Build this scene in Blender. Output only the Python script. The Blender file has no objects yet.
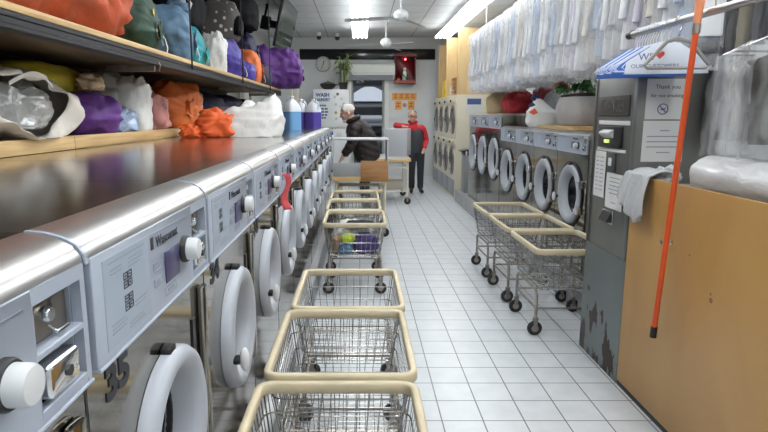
import bpy, bmesh, math, random
from mathutils import Vector, Matrix, noise, Euler
PI = math.pi
C = bpy.context.scene.collection
sc = bpy.context.scene
random.seed(7)

# ------------------------------------------------------------------ materials
def new_mat(name):
    m = bpy.data.materials.new(name); m.use_nodes = True
    nt = m.node_tree
    return m, nt, nt.nodes['Principled BSDF']

def pbr(name, col, rough=.5, metal=0., var=0., vscale=6., bump=0., bscale=40., stretch=None, spec=None, sheen=0., emit=None, alpha=None, trans=0., coat=0.):
    m, nt, b = new_mat(name)
    b.inputs['Base Color'].default_value = (*col, 1)
    b.inputs['Roughness'].default_value = rough
    b.inputs['Metallic'].default_value = metal
    if spec is not None: b.inputs['Specular IOR Level'].default_value = spec
    if sheen: b.inputs['Sheen Weight'].default_value = sheen
    if trans: b.inputs['Transmission Weight'].default_value = trans
    if coat: b.inputs['Coat Weight'].default_value = coat
    if alpha is not None: b.inputs['Alpha'].default_value = alpha
    if emit:
        b.inputs['Emission Color'].default_value = (*emit[0], 1); b.inputs['Emission Strength'].default_value = emit[1]
    tc = nt.nodes.new('ShaderNodeTexCoord')
    src = tc.outputs['Object']
    if stretch:
        mp = nt.nodes.new('ShaderNodeMapping'); mp.inputs['Scale'].default_value = stretch
        nt.links.new(src, mp.inputs['Vector']); src = mp.outputs['Vector']
    if var:
        n = nt.nodes.new('ShaderNodeTexNoise'); n.inputs['Scale'].default_value = vscale; n.inputs['Detail'].default_value = 4
        nt.links.new(src, n.inputs['Vector'])
        mr = nt.nodes.new('ShaderNodeMapRange')
        mr.inputs['From Min'].default_value = .3; mr.inputs['From Max'].default_value = .7
        mr.inputs['To Min'].default_value = 1 - var; mr.inputs['To Max'].default_value = 1 + var * .5
        nt.links.new(n.outputs['Fac'], mr.inputs['Value'])
        mx = nt.nodes.new('ShaderNodeVectorMath'); mx.operation = 'SCALE'
        mx.inputs[0].default_value = col
        nt.links.new(mr.outputs['Result'], mx.inputs['Scale'])
        nt.links.new(mx.outputs['Vector'], b.inputs['Base Color'])
    if bump:
        n2 = nt.nodes.new('ShaderNodeTexNoise'); n2.inputs['Scale'].default_value = bscale; n2.inputs['Detail'].default_value = 3
        nt.links.new(src, n2.inputs['Vector'])
        bp = nt.nodes.new('ShaderNodeBump'); bp.inputs['Strength'].default_value = bump; bp.inputs['Distance'].default_value = .02
        nt.links.new(n2.outputs['Fac'], bp.inputs['Height'])
        nt.links.new(bp.outputs['Normal'], b.inputs['Normal'])
    return m

def wood(name, c1, c2, rough=.45, stretch=(2, 2, 14), scale=3.):
    m, nt, b = new_mat(name)
    tc = nt.nodes.new('ShaderNodeTexCoord'); mp = nt.nodes.new('ShaderNodeMapping'); mp.inputs['Scale'].default_value = stretch
    n = nt.nodes.new('ShaderNodeTexNoise'); n.inputs['Scale'].default_value = scale; n.inputs['Detail'].default_value = 6; n.inputs['Distortion'].default_value = .6
    r = nt.nodes.new('ShaderNodeValToRGB')
    r.color_ramp.elements[0].position = .32; r.color_ramp.elements[1].position = .7
    r.color_ramp.elements[0].color = (*c1, 1); r.color_ramp.elements[1].color = (*c2, 1)
    nt.links.new(tc.outputs['Object'], mp.inputs['Vector']); nt.links.new(mp.outputs['Vector'], n.inputs['Vector'])
    nt.links.new(n.outputs['Fac'], r.inputs['Fac']); nt.links.new(r.outputs['Color'], b.inputs['Base Color'])
    b.inputs['Roughness'].default_value = rough
    return m

def film(name, col=(.91, .92, .94), fac=.35, rough=.22, var=.25, scale=14., stretch=(1, 1, .35), bump=.6):
    """thin plastic film: part see-through, part white sheen, wrinkled"""
    m, nt, b = new_mat(name)
    b.inputs['Base Color'].default_value = (*col, 1); b.inputs['Roughness'].default_value = rough
    out = nt.nodes['Material Output']
    tr = nt.nodes.new('ShaderNodeBsdfTransparent'); mix = nt.nodes.new('ShaderNodeMixShader')
    tc = nt.nodes.new('ShaderNodeTexCoord'); mp = nt.nodes.new('ShaderNodeMapping'); mp.inputs['Scale'].default_value = stretch
    n = nt.nodes.new('ShaderNodeTexNoise'); n.inputs['Scale'].default_value = scale; n.inputs['Detail'].default_value = 3; n.inputs['Distortion'].default_value = 1.2
    mr = nt.nodes.new('ShaderNodeMapRange'); mr.inputs['From Min'].default_value = .35; mr.inputs['From Max'].default_value = .65
    mr.inputs['To Min'].default_value = max(0., fac - var); mr.inputs['To Max'].default_value = min(1., fac + var)
    bp = nt.nodes.new('ShaderNodeBump'); bp.inputs['Strength'].default_value = bump; bp.inputs['Distance'].default_value = .02
    L = nt.links.new
    L(tc.outputs['Object'], mp.inputs['Vector']); L(mp.outputs['Vector'], n.inputs['Vector']); L(n.outputs['Fac'], mr.inputs['Value'])
    L(n.outputs['Fac'], bp.inputs['Height']); L(bp.outputs['Normal'], b.inputs['Normal'])
    L(mr.outputs['Result'], mix.inputs['Fac']); L(tr.outputs[0], mix.inputs[1]); L(b.outputs[0], mix.inputs[2]); L(mix.outputs[0], out.inputs['Surface'])
    return m

def brick_mat(name, col, col2, mortar, bw, rh, ms, loc=(0, 0, 0), rough=.35, noise_amt=.06, swap=None):
    m, nt, b = new_mat(name)
    tc = nt.nodes.new('ShaderNodeTexCoord'); mp = nt.nodes.new('ShaderNodeMapping'); mp.inputs['Location'].default_value = loc
    br = nt.nodes.new('ShaderNodeTexBrick'); br.offset = 0; br.squash = 1
    br.inputs['Color1'].default_value = (*col, 1); br.inputs['Color2'].default_value = (*col2, 1); br.inputs['Mortar'].default_value = (*mortar, 1)
    br.inputs['Scale'].default_value = 1; br.inputs['Mortar Size'].default_value = ms; br.inputs['Mortar Smooth'].default_value = .1
    br.inputs['Brick Width'].default_value = bw; br.inputs['Row Height'].default_value = rh
    n = nt.nodes.new('ShaderNodeTexNoise'); n.inputs['Scale'].default_value = 9; n.inputs['Detail'].default_value = 5
    mr = nt.nodes.new('ShaderNodeMapRange'); mr.inputs['From Min'].default_value = .3; mr.inputs['From Max'].default_value = .7
    mr.inputs['To Min'].default_value = 1 - noise_amt; mr.inputs['To Max'].default_value = 1 + noise_amt
    sc_ = nt.nodes.new('ShaderNodeVectorMath'); sc_.operation = 'SCALE'
    L = nt.links.new
    L(tc.outputs['Object'], mp.inputs['Vector']); L(mp.outputs['Vector'], br.inputs['Vector'])
    L(tc.outputs['Object'], n.inputs['Vector']); L(n.outputs['Fac'], mr.inputs['Value'])
    L(br.outputs['Color'], sc_.inputs[0]); L(mr.outputs['Result'], sc_.inputs['Scale']); L(sc_.outputs['Vector'], b.inputs['Base Color'])
    b.inputs['Roughness'].default_value = rough
    return m

M = {}
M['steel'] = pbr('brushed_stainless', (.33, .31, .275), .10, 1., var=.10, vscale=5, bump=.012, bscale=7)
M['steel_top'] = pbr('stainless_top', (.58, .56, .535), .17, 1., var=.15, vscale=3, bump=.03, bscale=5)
M['steel_edge'] = pbr('stainless_edge', (.52, .51, .49), .34, 1.)
M['chrome'] = pbr('chrome', (.78, .78, .78), .09, 1.)
M['zinc'] = pbr('zinc_wire', (.42, .41, .39), .25, 1., var=.35, vscale=14)
M['dullsteel'] = pbr('dull_steel', (.36, .33, .30), .38, 1., var=.3, vscale=20)
M['panel'] = pbr('panel_blue_white', (.37, .41, .485), .38)
M['panel_pale'] = pbr('panel_label_blue', (.34, .395, .465), .4)
M['ring'] = pbr('door_ring_white', (.40, .42, .465), .28)
M['coinplate'] = pbr('coin_plate_brown', (.26, .23, .19), .35, .8, var=.2, vscale=15)
M['grey'] = pbr('cool_grey', (.34, .36, .40), .45)
M['rubber'] = pbr('black_rubber', (.015, .015, .017), .5)
M['black'] = pbr('black_plastic', (.02, .02, .022), .35)
M['glassdark'] = pbr('door_glass', (.012, .012, .015), .06, spec=.6)
M['drum'] = pbr('drum_steel', (.3, .3, .3), .3, 1.)
M['screen'] = pbr('violet_screen', (.06, .055, .13), .3)
M['ink'] = pbr('dark_ink', (.03, .032, .045), .5)
M['ink_soft'] = pbr('grey_ink', (.28, .31, .37), .5)
M['blueink'] = pbr('navy_ink', (.06, .09, .24), .5)
M['paper'] = pbr('paper', (.66, .66, .64), .7)
M['paperblue'] = pbr('blue_paper', (.05, .16, .55), .5)
M['cream'] = pbr('cream_plastic', (.60, .51, .34), .45, var=.12, vscale=12)
M['beige'] = pbr('beige_enamel', (.72, .66, .52), .4)
M['white'] = pbr('white_paint', (.74, .74, .72), .5)
M['whiteplastic'] = pbr('white_plastic', (.66, .67, .67), .35)
M['red'] = pbr('red_cloth', (.36, .015, .025), .75, bump=.3)
M['tube'] = pbr('lit_tube', (1, 1, 1), .4, emit=((.94, .98, 1.), 13.))
M['fixture'] = pbr('fixture_white', (.8, .8, .8), .4)
M['orange_pole'] = pbr('orange_lacquer', (.66, .085, .016), .3)
M['faded_orange'] = pbr('faded_orange', (.72, .25, .12), .5)
M['plywood'] = wood('birch_plywood', (.42, .225, .062), (.50, .285, .088), .38, stretch=(.6, 1.2, .5), scale=2.2)
M['pine'] = wood('pine_board', (.42, .26, .10), (.62, .43, .20), .5, stretch=(6, .5, 14), scale=3)
M['box_wood'] = wood('veneer', (.30, .14, .05), (.44, .23, .09), .5, stretch=(1, 1, 9), scale=3)
M['maple'] = wood('maple_edge', (.62, .40, .16), (.72, .50, .22), .4, stretch=(.6, 6, 6))
M['darkmetal'] = pbr('dark_metal', (.012, .0125, .015), .5, 0., spec=.25)
M['changer'] = pbr('changer_grey', (.20, .20, .185), .38, .7, var=.1, vscale=4)
M['changer_low'] = None
M['film'] = film('clear_film', fac=.27, var=.15, bump=.16, scale=5, stretch=(1, 1, .45))
M['film_heavy'] = film('milky_film', fac=.55, var=.2, scale=9)
M['film_jeans'] = film('loose_clear_film', fac=.10, var=.22, scale=5, stretch=(1.4, 1.4, .25), rough=.3)
M['film_faint'] = film('faint_film', fac=.05, var=.05, bump=.3, scale=9)
M['roll'] = film('film_roll', col=(.72, .72, .72), fac=.93, var=.07, rough=.16, scale=12, stretch=(1, .4, 1))
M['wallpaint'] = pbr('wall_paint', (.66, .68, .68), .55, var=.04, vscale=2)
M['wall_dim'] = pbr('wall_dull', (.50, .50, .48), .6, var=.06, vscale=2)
M['floor'] = brick_mat('floor_tile', (.62, .645, .665), (.585, .61, .635), (.115, .115, .12), .2025, .2034, .0034, loc=(.002, -.198 + .0034, 0), rough=.3)
M['ceil'] = brick_mat('ceiling_tile', (.62, .63, .63), (.58, .59, .59), (.26, .26, .26), .61, .61, .009, loc=(.09, .2, 0), rough=.8)
M['gloss_black'] = pbr('gloss_black', (.012, .014, .016), .12)

# ------------------------------------------------------------------ mesh builder
class MB:
    def __init__(s): s.v = []; s.f = []
    def add(s, vs, fs):
        b = len(s.v); s.v += [tuple(v) for v in vs]; s.f += [tuple(b + i for i in f) for f in fs]; return s
    def box(s, x0, x1, y0, y1, z0, z1):
        return s.add([(x0, y0, z0), (x1, y0, z0), (x1, y1, z0), (x0, y1, z0), (x0, y0, z1), (x1, y0, z1), (x1, y1, z1), (x0, y1, z1)],
                     [(0, 3, 2, 1), (4, 5, 6, 7), (0, 1, 5, 4), (1, 2, 6, 5), (2, 3, 7, 6), (3, 0, 4, 7)])
    def tube(s, pts, r, n=8, closed=False, rs=None):
        pts = [Vector(p) for p in pts]; k = len(pts); rings = []
        prev = None
        for i, p in enumerate(pts):
            a = pts[(i - 1) % k] if (closed or i > 0) else p
            b = pts[(i + 1) % k] if (closed or i < k - 1) else p
            t = (b - a)
            if t.length < 1e-9: t = Vector((0, 0, 1))
            t.normalize()
            if prev is None:
                u = t.orthogonal().normalized()
            else:
                u = prev - t * prev.dot(t)
                u = u.normalized() if u.length > 1e-6 else t.orthogonal().normalized()
            prev = u; w = t.cross(u)
            rr = rs[i] if rs else r
            rings.append([p + (u * math.cos(2 * PI * j / n) + w * math.sin(2 * PI * j / n)) * rr for j in range(n)])
        vs = [v for rg in rings for v in rg]; fs = []
        m = k if closed else k - 1
        for i in range(m):
            i2 = (i + 1) % k
            for j in range(n):
                j2 = (j + 1) % n
                fs.append((i * n + j, i * n + j2, i2 * n + j2, i2 * n + j))
        if not closed:
            fs.append(tuple(range(n - 1, -1, -1))); fs.append(tuple((k - 1) * n + j for j in range(n)))
        return s.add(vs, fs)
    def lathe(s, prof, c=(0, 0, 0), axis='z', n=32, close=True):
        """prof: (radius, height along axis)"""
        vs = []; fs = []; k = len(prof)
        for (r, h) in prof:
            for j in range(n):
                a = 2 * PI * j / n; p = (r * math.cos(a), r * math.sin(a), h)
                if axis == 'x': p = (p[2], p[0], p[1])
                elif axis == 'y': p = (p[1], p[2], p[0])
                vs.append((p[0] + c[0], p[1] + c[1], p[2] + c[2]))
        for i in range(k - 1):
            for j in range(n):
                j2 = (j + 1) % n
                fs.append((i * n + j, i * n + j2, (i + 1) * n + j2, (i + 1) * n + j))
        if close:
            if prof[0][0] > 1e-6: fs.append(tuple(range(n - 1, -1, -1)))
            if prof[-1][0] > 1e-6: fs.append(tuple((k - 1) * n + j for j in range(n)))
        return s.add(vs, fs)
    def prism(s, poly, y0, y1, axis='y'):
        """poly in the two other axes (x,z for y; y,z for x; x,y for z)"""
        k = len(poly)
        def P(a, b, t):
            return {'y': (a, t, b), 'x': (t, a, b), 'z': (a, b, t)}[axis]
        vs = [P(a, b, y0) for a, b in poly] + [P(a, b, y1) for a, b in poly]
        fs = [tuple(range(k)), tuple(range(2 * k - 1, k - 1, -1))] + [(i, k + i, k + (i + 1) % k, (i + 1) % k) for i in range(k)]
        return s.add(vs, fs)
    def grid(s, fn, nu, nv, closed_u=False):
        vs = []; fs = []
        for j in range(nv + 1):
            for i in range(nu if closed_u else nu + 1):
                vs.append(fn(i / nu, j / nv))
        w = nu if closed_u else nu + 1
        for j in range(nv):
            for i in range(nu):
                i2 = (i + 1) % w if closed_u else i + 1
                fs.append((j * w + i, j * w + i2, (j + 1) * w + i2, (j + 1) * w + i))
        return s.add(vs, fs)
    def ball(s, c, r, n=16, m=10):
        r = r if isinstance(r, (tuple, list)) else (r, r, r)
        b = len(s.v)
        return s.add(*ball_geo(c, r, n, m))
    def mesh(s, name, smooth=True, bevel=0., seg=2, weld=True, ang=35):
        bm = bmesh.new()
        vs = [bm.verts.new(v) for v in s.v]
        for f in s.f:
            try: bm.faces.new([vs[i] for i in f])
            except ValueError: pass
        if weld: bmesh.ops.remove_doubles(bm, verts=bm.verts, dist=1e-5)
        bmesh.ops.recalc_face_normals(bm, faces=bm.faces)
        if bevel:
            es = [e for e in bm.edges if len(e.link_faces) == 2 and e.calc_face_angle(0) > math.radians(30)]
            if es: bmesh.ops.bevel(bm, geom=es, offset=bevel, segments=seg, affect='EDGES', profile=.5, clamp_overlap=True)
        me = bpy.data.meshes.new(name); bm.to_mesh(me); bm.free()
        if smooth:
            for p in me.polygons: p.use_smooth = True
            try: me.set_sharp_from_angle(angle=math.radians(ang))
            except Exception: pass
        return me
    def build(s, name, mat, parent=None, smooth=True, bevel=0., seg=2, weld=True, ang=35, off=None):
        if off: s.v = [(a + off[0], b + off[1], c + off[2]) for a, b, c in s.v]
        return link(name, s.mesh(name, smooth, bevel, seg, weld, ang), mat, parent)

def ball_geo(c, r, n, m):
    vs = [(c[0], c[1], c[2] - r[2])]
    for i in range(1, m):
        ph = -PI / 2 + PI * i / m
        for j in range(n):
            a = 2 * PI * j / n
            vs.append((c[0] + r[0] * math.cos(ph) * math.cos(a), c[1] + r[1] * math.cos(ph) * math.sin(a), c[2] + r[2] * math.sin(ph)))
    vs.append((c[0], c[1], c[2] + r[2])); top = len(vs) - 1; fs = []
    for j in range(n):
        j2 = (j + 1) % n
        fs.append((0, 1 + j2, 1 + j)); fs.append((top, 1 + (m - 2) * n + j, 1 + (m - 2) * n + j2))
        for i in range(m - 2):
            fs.append((1 + i * n + j, 1 + i * n + j2, 1 + (i + 1) * n + j2, 1 + (i + 1) * n + j))
    return vs, fs

def link(name, me, mat, parent=None):
    o = bpy.data.objects.new(name, me); C.objects.link(o)
    if mat is not None:
        me.materials.clear(); me.materials.append(mat)
    if parent: o.parent = parent
    return o
def thing(name, label, cat, loc=(0, 0, 0), rz=0, group=None):
    o = bpy.data.objects.new(name, None); C.objects.link(o); o.empty_display_size = .1
    o.location = loc; o.rotation_euler = (0, 0, rz)
    return tag(o, label, cat, group)
def tag(o, label, cat, group=None, kind=None):
    o['label'] = label; o['category'] = cat
    if group: o['group'] = group
    if kind: o['kind'] = kind
    return o
def struct(o): o['kind'] = 'structure'; return o
def dup(root, loc=None, rz=None, label=None, group=None):
    r = root.copy(); C.objects.link(r)
    if loc is not None: r.location = loc
    if rz is not None: r.rotation_euler = (0, 0, rz)
    if label: r['label'] = label
    if group: r['group'] = group
    for ch in list(root.children):
        c = ch.copy(); C.objects.link(c); c.parent = r
        for g in ch.children:
            d = g.copy(); C.objects.link(d); d.parent = c
    return r
def rrect(w, h, r, n=6, cx=0, cy=0):
    pts = []
    for (sx, sy, a0) in ((1, 1, 0), (-1, 1, PI / 2), (-1, -1, PI), (1, -1, 1.5 * PI)):
        for i in range(n + 1):
            a = a0 + PI / 2 * i / n
            pts.append((cx + sx * (w / 2 - r) + r * math.cos(a), cy + sy * (h / 2 - r) + r * math.sin(a)))
    return pts
def text_mesh(name, txt, size, mat, parent, mw, extrude=.0008, align='CENTER', squeeze=1., bold=0.):
    cu = bpy.data.curves.new(name, 'FONT'); cu.body = txt; cu.size = size; cu.extrude = extrude; cu.align_x = align; cu.align_y = 'CENTER'; cu.resolution_u = 3; cu.offset = bold
    t = bpy.data.objects.new(name, cu); C.objects.link(t)
    dg = bpy.context.evaluated_depsgraph_get()
    me = bpy.data.meshes.new_from_object(t.evaluated_get(dg))
    bpy.data.objects.remove(t); bpy.data.curves.remove(cu)
    me.transform(Matrix.Diagonal((squeeze, 1, 1, 1))); me.transform(mw)
    me.name = name
    return link(name, me, mat, parent)
# text plane bases: on a face looking along +x (reading direction +y), and on a face looking along -y (reading +x)
FX = lambda x, y, z: Matrix(((0, 0, 1, x), (1, 0, 0, y), (0, 1, 0, z), (0, 0, 0, 1)))
FNY = lambda x, y, z: Matrix(((1, 0, 0, x), (0, 0, -1, y), (0, 1, 0, z), (0, 0, 0, 1)))
FNX = lambda x, y, z: Matrix(((0, 0, -1, x), (-1, 0, 0, y), (0, 1, 0, z), (0, 0, 0, 1)))
ORD = ['first', 'second', 'third', 'fourth', 'fifth', 'sixth', 'seventh', 'eighth', 'ninth', 'tenth', 'eleventh', 'twelfth', 'thirteenth', 'fourteenth']

# ------------------------------------------------------------------ setting
XL, XR, YB, YF, ZC = -2.05, 2.75, 13.4, -2.6, 3.18
def wall(name, b, mat): return struct(MB().box(*b).build(name, mat, smooth=False))
wall('floor', (XL - .1, XR + .1, YF - .1, YB + .1, -.1, 0), M['floor'])
wall('ceiling', (XL - .1, XR + .1, YF - .1, YB + .1, ZC, ZC + .1), M['ceil'])
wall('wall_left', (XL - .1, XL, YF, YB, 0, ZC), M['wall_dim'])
wall('wall_right', (XR, XR + .1, YF, YB, 0, ZC), M['wallpaint'])
wall('wall_front', (XL - .1, XR + .1, YF - .1, YF, 0, ZC), M['wallpaint'])
DX0, DX1, DZ = -.20, .56, 2.33
wb = MB().box(XL - .1, DX0, YB, YB + .1, 0, ZC).box(DX1, XR + .1, YB, YB + .1, 0, ZC).box(DX0, DX1, YB, YB + .1, DZ, ZC)
struct(wb.build('wall_back', M['wallpaint'], smooth=False))
struct(MB().box(-1.35, 1.68, YB - .02, YB - .001, 2.70, 2.93).build('trim_1', M['gloss_black'], bevel=.003))
struct(MB().box(XL + .01, XR - .01, YB - .012, YB - .001, .001, .09).box(DX0 - .001, DX0, YB - .01, YB - .002, .0, .01).build('baseboard_back', M['white'], smooth=False))
# glazed door in the back wall
d = MB()
for b in ((DX0, DX0 + .055, 0, DZ), (DX1 - .055, DX1, 0, DZ), (DX0 + .055, DX1 - .055, DZ - .06, DZ), (DX0 + .055, DX1 - .055, 0, .25)):
    d.box(b[0], b[1], YB + .02, YB + .07, b[2], b[3])
door = struct(d.build('door_1', pbr('door_frame_grey', (.45, .47, .47), .45), bevel=.004))
gm, nt, b = new_mat('door_pane_glass'); b.inputs['Base Color'].default_value = (.03, .035, .035, 1); b.inputs['Roughness'].default_value = .03; b.inputs['Alpha'].default_value = .16
MB().box(DX0 + .05, DX1 - .05, YB + .04, YB + .046, .24, DZ - .05).build('pane', gm, door, smooth=False)
MB().tube([(DX0 + .08, YB + .02, .95), (DX0 + .08, YB - .03, .97), (DX0 + .08, YB - .03, 1.2), (DX0 + .08, YB + .02, 1.22)], .011).build('door_handle', M['chrome'], door)
# white door casing strip on the wall
struct(MB().box(DX1, DX1 + .09, YB - .022, YB - .001, .1, DZ + .08).build('trim_2', M['white'], bevel=.004))
struct(MB().box(DX0 - .09, DX0, YB - .022, YB - .001, .1, DZ + .08).build('trim_3', M['white'], bevel=.004))

# street outside: raised pavement, wall across the street, parked car
struct(MB().box(-6, 7, YB + .12, 24, .2, .85).build('street', pbr('asphalt', (.16, .16, .165), .8, var=.2), smooth=False))
fac = MB().box(-6, 7, 22, 22.3, .86, 6)
struct(fac.build('exterior_wall', pbr('street_facade', (.025, .027, .03), .8, var=.3, vscale=1.5), smooth=False))
car = thing('parked_car', 'dark car with a silver bumper parked on the street outside the glazed back door', 'car', (.30, 17.0, .85))
prof = [(-.9, .25), (.9, .25), (.93, .6), (.88, .93), (.74, 1.02), (.62, 1.5), (.5, 1.56), (-.5, 1.56), (-.62, 1.5), (-.74, 1.02), (-.88, .93), (-.93, .6)]
silver = pbr('dark_car_paint', (.02, .022, .025), .3)
cb = MB()
def car_sec(u, v):
    y = -.0 + v * 4.2
    hood = min(1, max(0, (y - .95) / .75)); tail = min(1, max(0, (4.1 - y) / .4)); top = hood * tail
    fx, fz = [(p[0], p[1]) for p in prof][int(round(u * 12)) % 12]
    if fz > 1.0: fz = 1.0 - .14 * (1 - min(1, y / .95)) + (fz - 1.0) * top
    elif y < .3: fz = .25 + (fz - .25) * (.82 + .18 * y / .3); fx *= .93 + .07 * y / .3
    return (fx, y, fz)
cb.grid(car_sec, 12, 28, closed_u=True)
cb.f.append(tuple(range(12))); cb.f.append(tuple(28 * 12 + i for i in range(11, -1, -1)))
cb.build('car_body', silver, car, ang=50)
MB().grid(lambda u, v: ((-.60 + 1.2 * u) * (1 - .13 * v), .985 + .70 * v - .05 * math.sin(PI * u) - .02, 1.04 + .46 * v), 8, 4).build('windscreen', pbr('bright_windscreen', (.9, .92, .95), .2, .95), car)
MB().box(-.55, .55, -.03, .02, .42, .6).build('grille', M['black'], car, bevel=.01)
for sx in (-1, 1):
    MB().ball((sx * .66, .03, .68), (.16, .05, .08)).build('headlamp', M['chrome'], car)
    for yy in (.75, 3.4):
        MB().lathe([(0, -.1), (.24, -.1), (.31, -.07), (.31, .07), (.24, .1), (0, .1)], (sx * .8, yy, .31), 'x', 24).build('wheel', M['rubber'], car)
MB().tube([(-.85, -.02, .36), (-.4, -.08, .36), (.4, -.08, .36), (.85, -.02, .36)], .06).tube([(-.88, .02, .5), (-.4, -.07, .5), (.4, -.07, .5), (.88, .02, .5)], .13, 14).build('bumper', pbr('silver_bumper', (.62, .64, .66), .3, .6), car)

# plinths under the two rows of washers
struct(MB().box(-1.44, -.36, -.55, 8.35, .001, .2).build('trim_4', pbr('plinth_left', (.40, .41, .42), .4, .3, var=.2), bevel=.006))
struct(MB().box(1.65, 2.72, 3.62, 10.02, .001, .2).build('trim_5', pbr('plinth_right', (.40, .41, .42), .4, .3, var=.2), bevel=.006))
# ------------------------------------------------------------------ washers
def plate_with_hole(y0, y1, z0, z1, cy, cz, R, x, n=40):
    angs = [2 * PI * i / n for i in range(n)] + [math.atan2(b - cz, a - cy) % (2 * PI) for a in (y0, y1) for b in (z0, z1)]
    angs = sorted(set(round(a, 6) for a in angs))
    vi = []; vo = []
    for a in angs:
        ca, sa = math.cos(a), math.sin(a)
        t = min([(y1 - cy) / ca if ca > 1e-9 else 9, (y0 - cy) / ca if ca < -1e-9 else 9, (z1 - cz) / sa if sa > 1e-9 else 9, (z0 - cz) / sa if sa < -1e-9 else 9])
        vi.append((x, cy + R * ca, cz + R * sa)); vo.append((x, cy + t * ca, cz + t * sa))
    k = len(angs)
    return vi + vo, [(i, (i + 1) % k, k + (i + 1) % k, k + i) for i in range(k)]

def make_washer(label, group, W, D, zb, zt, zp0, zp1, zd, R, big=True):
    """front face in the plane x = 0 looking along +x, width along +y, standing on z = zb (world); geometry in world z minus zb"""
    t = thing('front_loading_washer', label, 'washing machine', (0, 0, zb), 0, group)
    g = .002; o = (0, 0, -zb); cy = W / 2 + (.0 if big else .01)
    b = MB()
    b.add(*plate_with_hole(g, W - g, zb, zp0, cy, zd, R * .9, 0))
    b.add([(0, g, zp0), (0, W - g, zp0), (0, W - g, zt - .04), (0, g, zt - .04), (-.055, g, zp0), (-.055, W - g, zp0), (-.055, W - g, zt - .04), (-.055, g, zt - .04)], [(0, 1, 5, 4), (4, 5, 6, 7), (2, 3, 7, 6)])
    b.add([(0, g, zb), (0, W - g, zb), (0, W - g, zt - .025), (0, g, zt - .025), (-D, g, zb), (-D, W - g, zb), (-D, W - g, zt - .025), (-D, g, zt - .025)],
          [(0, 3, 7, 4), (1, 5, 6, 2), (4, 7, 6, 5), (0, 4, 5, 1)])
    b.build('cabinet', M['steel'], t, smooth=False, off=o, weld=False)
    # drum seen through the door
    dr = MB().lathe([(R * .9, 0), (R * .86, -.06), (R * .92, -.07), (R * .92, -.42), (0, -.44)], (0, cy, zd), 'x', 28, close=False)
    for k in range(3):
        a = .5 + k * 2 * PI / 3
        c, s_ = math.cos(a), math.sin(a)
        dr.add([(-.08, cy + R * (.92 * c - .1 * s_), zd + R * (.92 * s_ + .1 * c)), (-.08, cy + R * .72 * c, zd + R * .72 * s_), (-.08, cy + R * (.92 * c + .1 * s_), zd + R * (.92 * s_ - .1 * c)),
                (-.41, cy + R * (.92 * c - .1 * s_), zd + R * (.92 * s_ + .1 * c)), (-.41, cy + R * .72 * c, zd + R * .72 * s_), (-.41, cy + R * (.92 * c + .1 * s_), zd + R * (.92 * s_ - .1 * c))],
               [(0, 1, 4, 3), (1, 2, 5, 4), (0, 2, 1), (3, 4, 5)])
    dr.build('drum', M['drum'], t, off=o)
    # top with rolled front edge
    p = [(-D, zt), (-.075, zt), (-.05, zt - .002), (-.022, zt - .009), (-.002, zt - .02), (.010, zt - .036), (.012, zt - .05), (.0, zt - .05), (-.02, zt - .03), (-.06, zt - .02), (-D, zt - .02)]
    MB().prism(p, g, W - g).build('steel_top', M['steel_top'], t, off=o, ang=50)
    ed = [(a * 1.0 + .0015 if a > -.1 else a, z + .0015) for a, z in p[1:7]] + [(x - .004, z) for x, z in p[7:10]]
    MB().prism(ed, g + .001, W - g - .001).build('rolled_edge', M['steel_edge'], t, off=o, ang=60)
    ed2 = [(a + .003, z + .0028) for a, z in p[1:7]] + [(-.0, zt - .055), (-.06, zt - .02)]
    MB().prism(ed2, g + .0005, .011).build('edge_cap', M['panel'], t, off=o, ang=50)
    # control panel: plate, coin niche
    px = .016 if big else .012
    yc0, yc1 = (W * .785, W * .968) if big else (W * .87, W * .965)
    c = MB().box(.0005, px, .014, yc0, zp0, zp1).box(.0005, px, yc1, W - .008, zp0, zp1)
    c.box(.0005, px, yc0, yc1, zp1 - .022, zp1).box(.0005, px, yc0, yc1, zp0, zp0 + .016)
    mid = zp0 + (zp1 - zp0) * .50
    c.box(-.022, px, yc0, yc1, mid - .006, mid + .004)
    c.box(.0005, px + .004, .014, W - .008, zp0 - .006, zp0)
    cp = c.build('control_panel', M['panel'], t, off=o, bevel=.0015, seg=1)
    nm = MB().box(-.022, -.018, yc0, yc1, zp0 + .016, zp1 - .022).box(-.022, .0, yc0, yc0 + .003, zp0, zp1 - .01).box(-.022, .0, yc1 - .003, yc1, zp0, zp1 - .01)
    nm.build('coin_niche', M['panel'], t, off=o, smooth=False)
    cm = thing_part = MB().box(-.0175, -.001, yc0 + .004, yc1 - .012, mid + .006, zp1 - .024).build('coin_plate', M['coinplate'], t, off=o, bevel=.002)
    ym = (yc0 + yc1) / 2
    MB().box(-.0012, .0006, ym + .006, ym + .012, mid + .025, zp1 - .035).build('coin_slot', M['black'], cm, off=o, smooth=False)
    MB().lathe([(0, .0), (.009, 0), (.011, -.004), (.011, -.02), (.006, -.025)][::-1], (.012, ym - .012, mid + .055 * (zp1 - zp0) / .236), 'x', 16).tube([(-.001, ym, mid + .02), (.010, ym, mid + .012), (.010, ym + .03, mid + .012)], .003).build('return_button', M['chrome'], cm, off=o)
    hh = (mid - zp0) * .55
    MB().box(-.0175, .024, yc0 + .014, yc1 - .03, mid - .016 - hh, mid - .016).build('coin_box', M['chrome'], t, off=o, bevel=.008, seg=3)
    MB().lathe([(0, .027), (.008, .027), (.008, .020)], (0, ym - .004, mid - .016 - hh / 2), 'x', 14).build('lock', M['black'], t, off=o)
    # printed label zone, screen, dial
    s_ = (zp1 - zp0) / .236; zm = (zp0 + zp1) / 2
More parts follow.
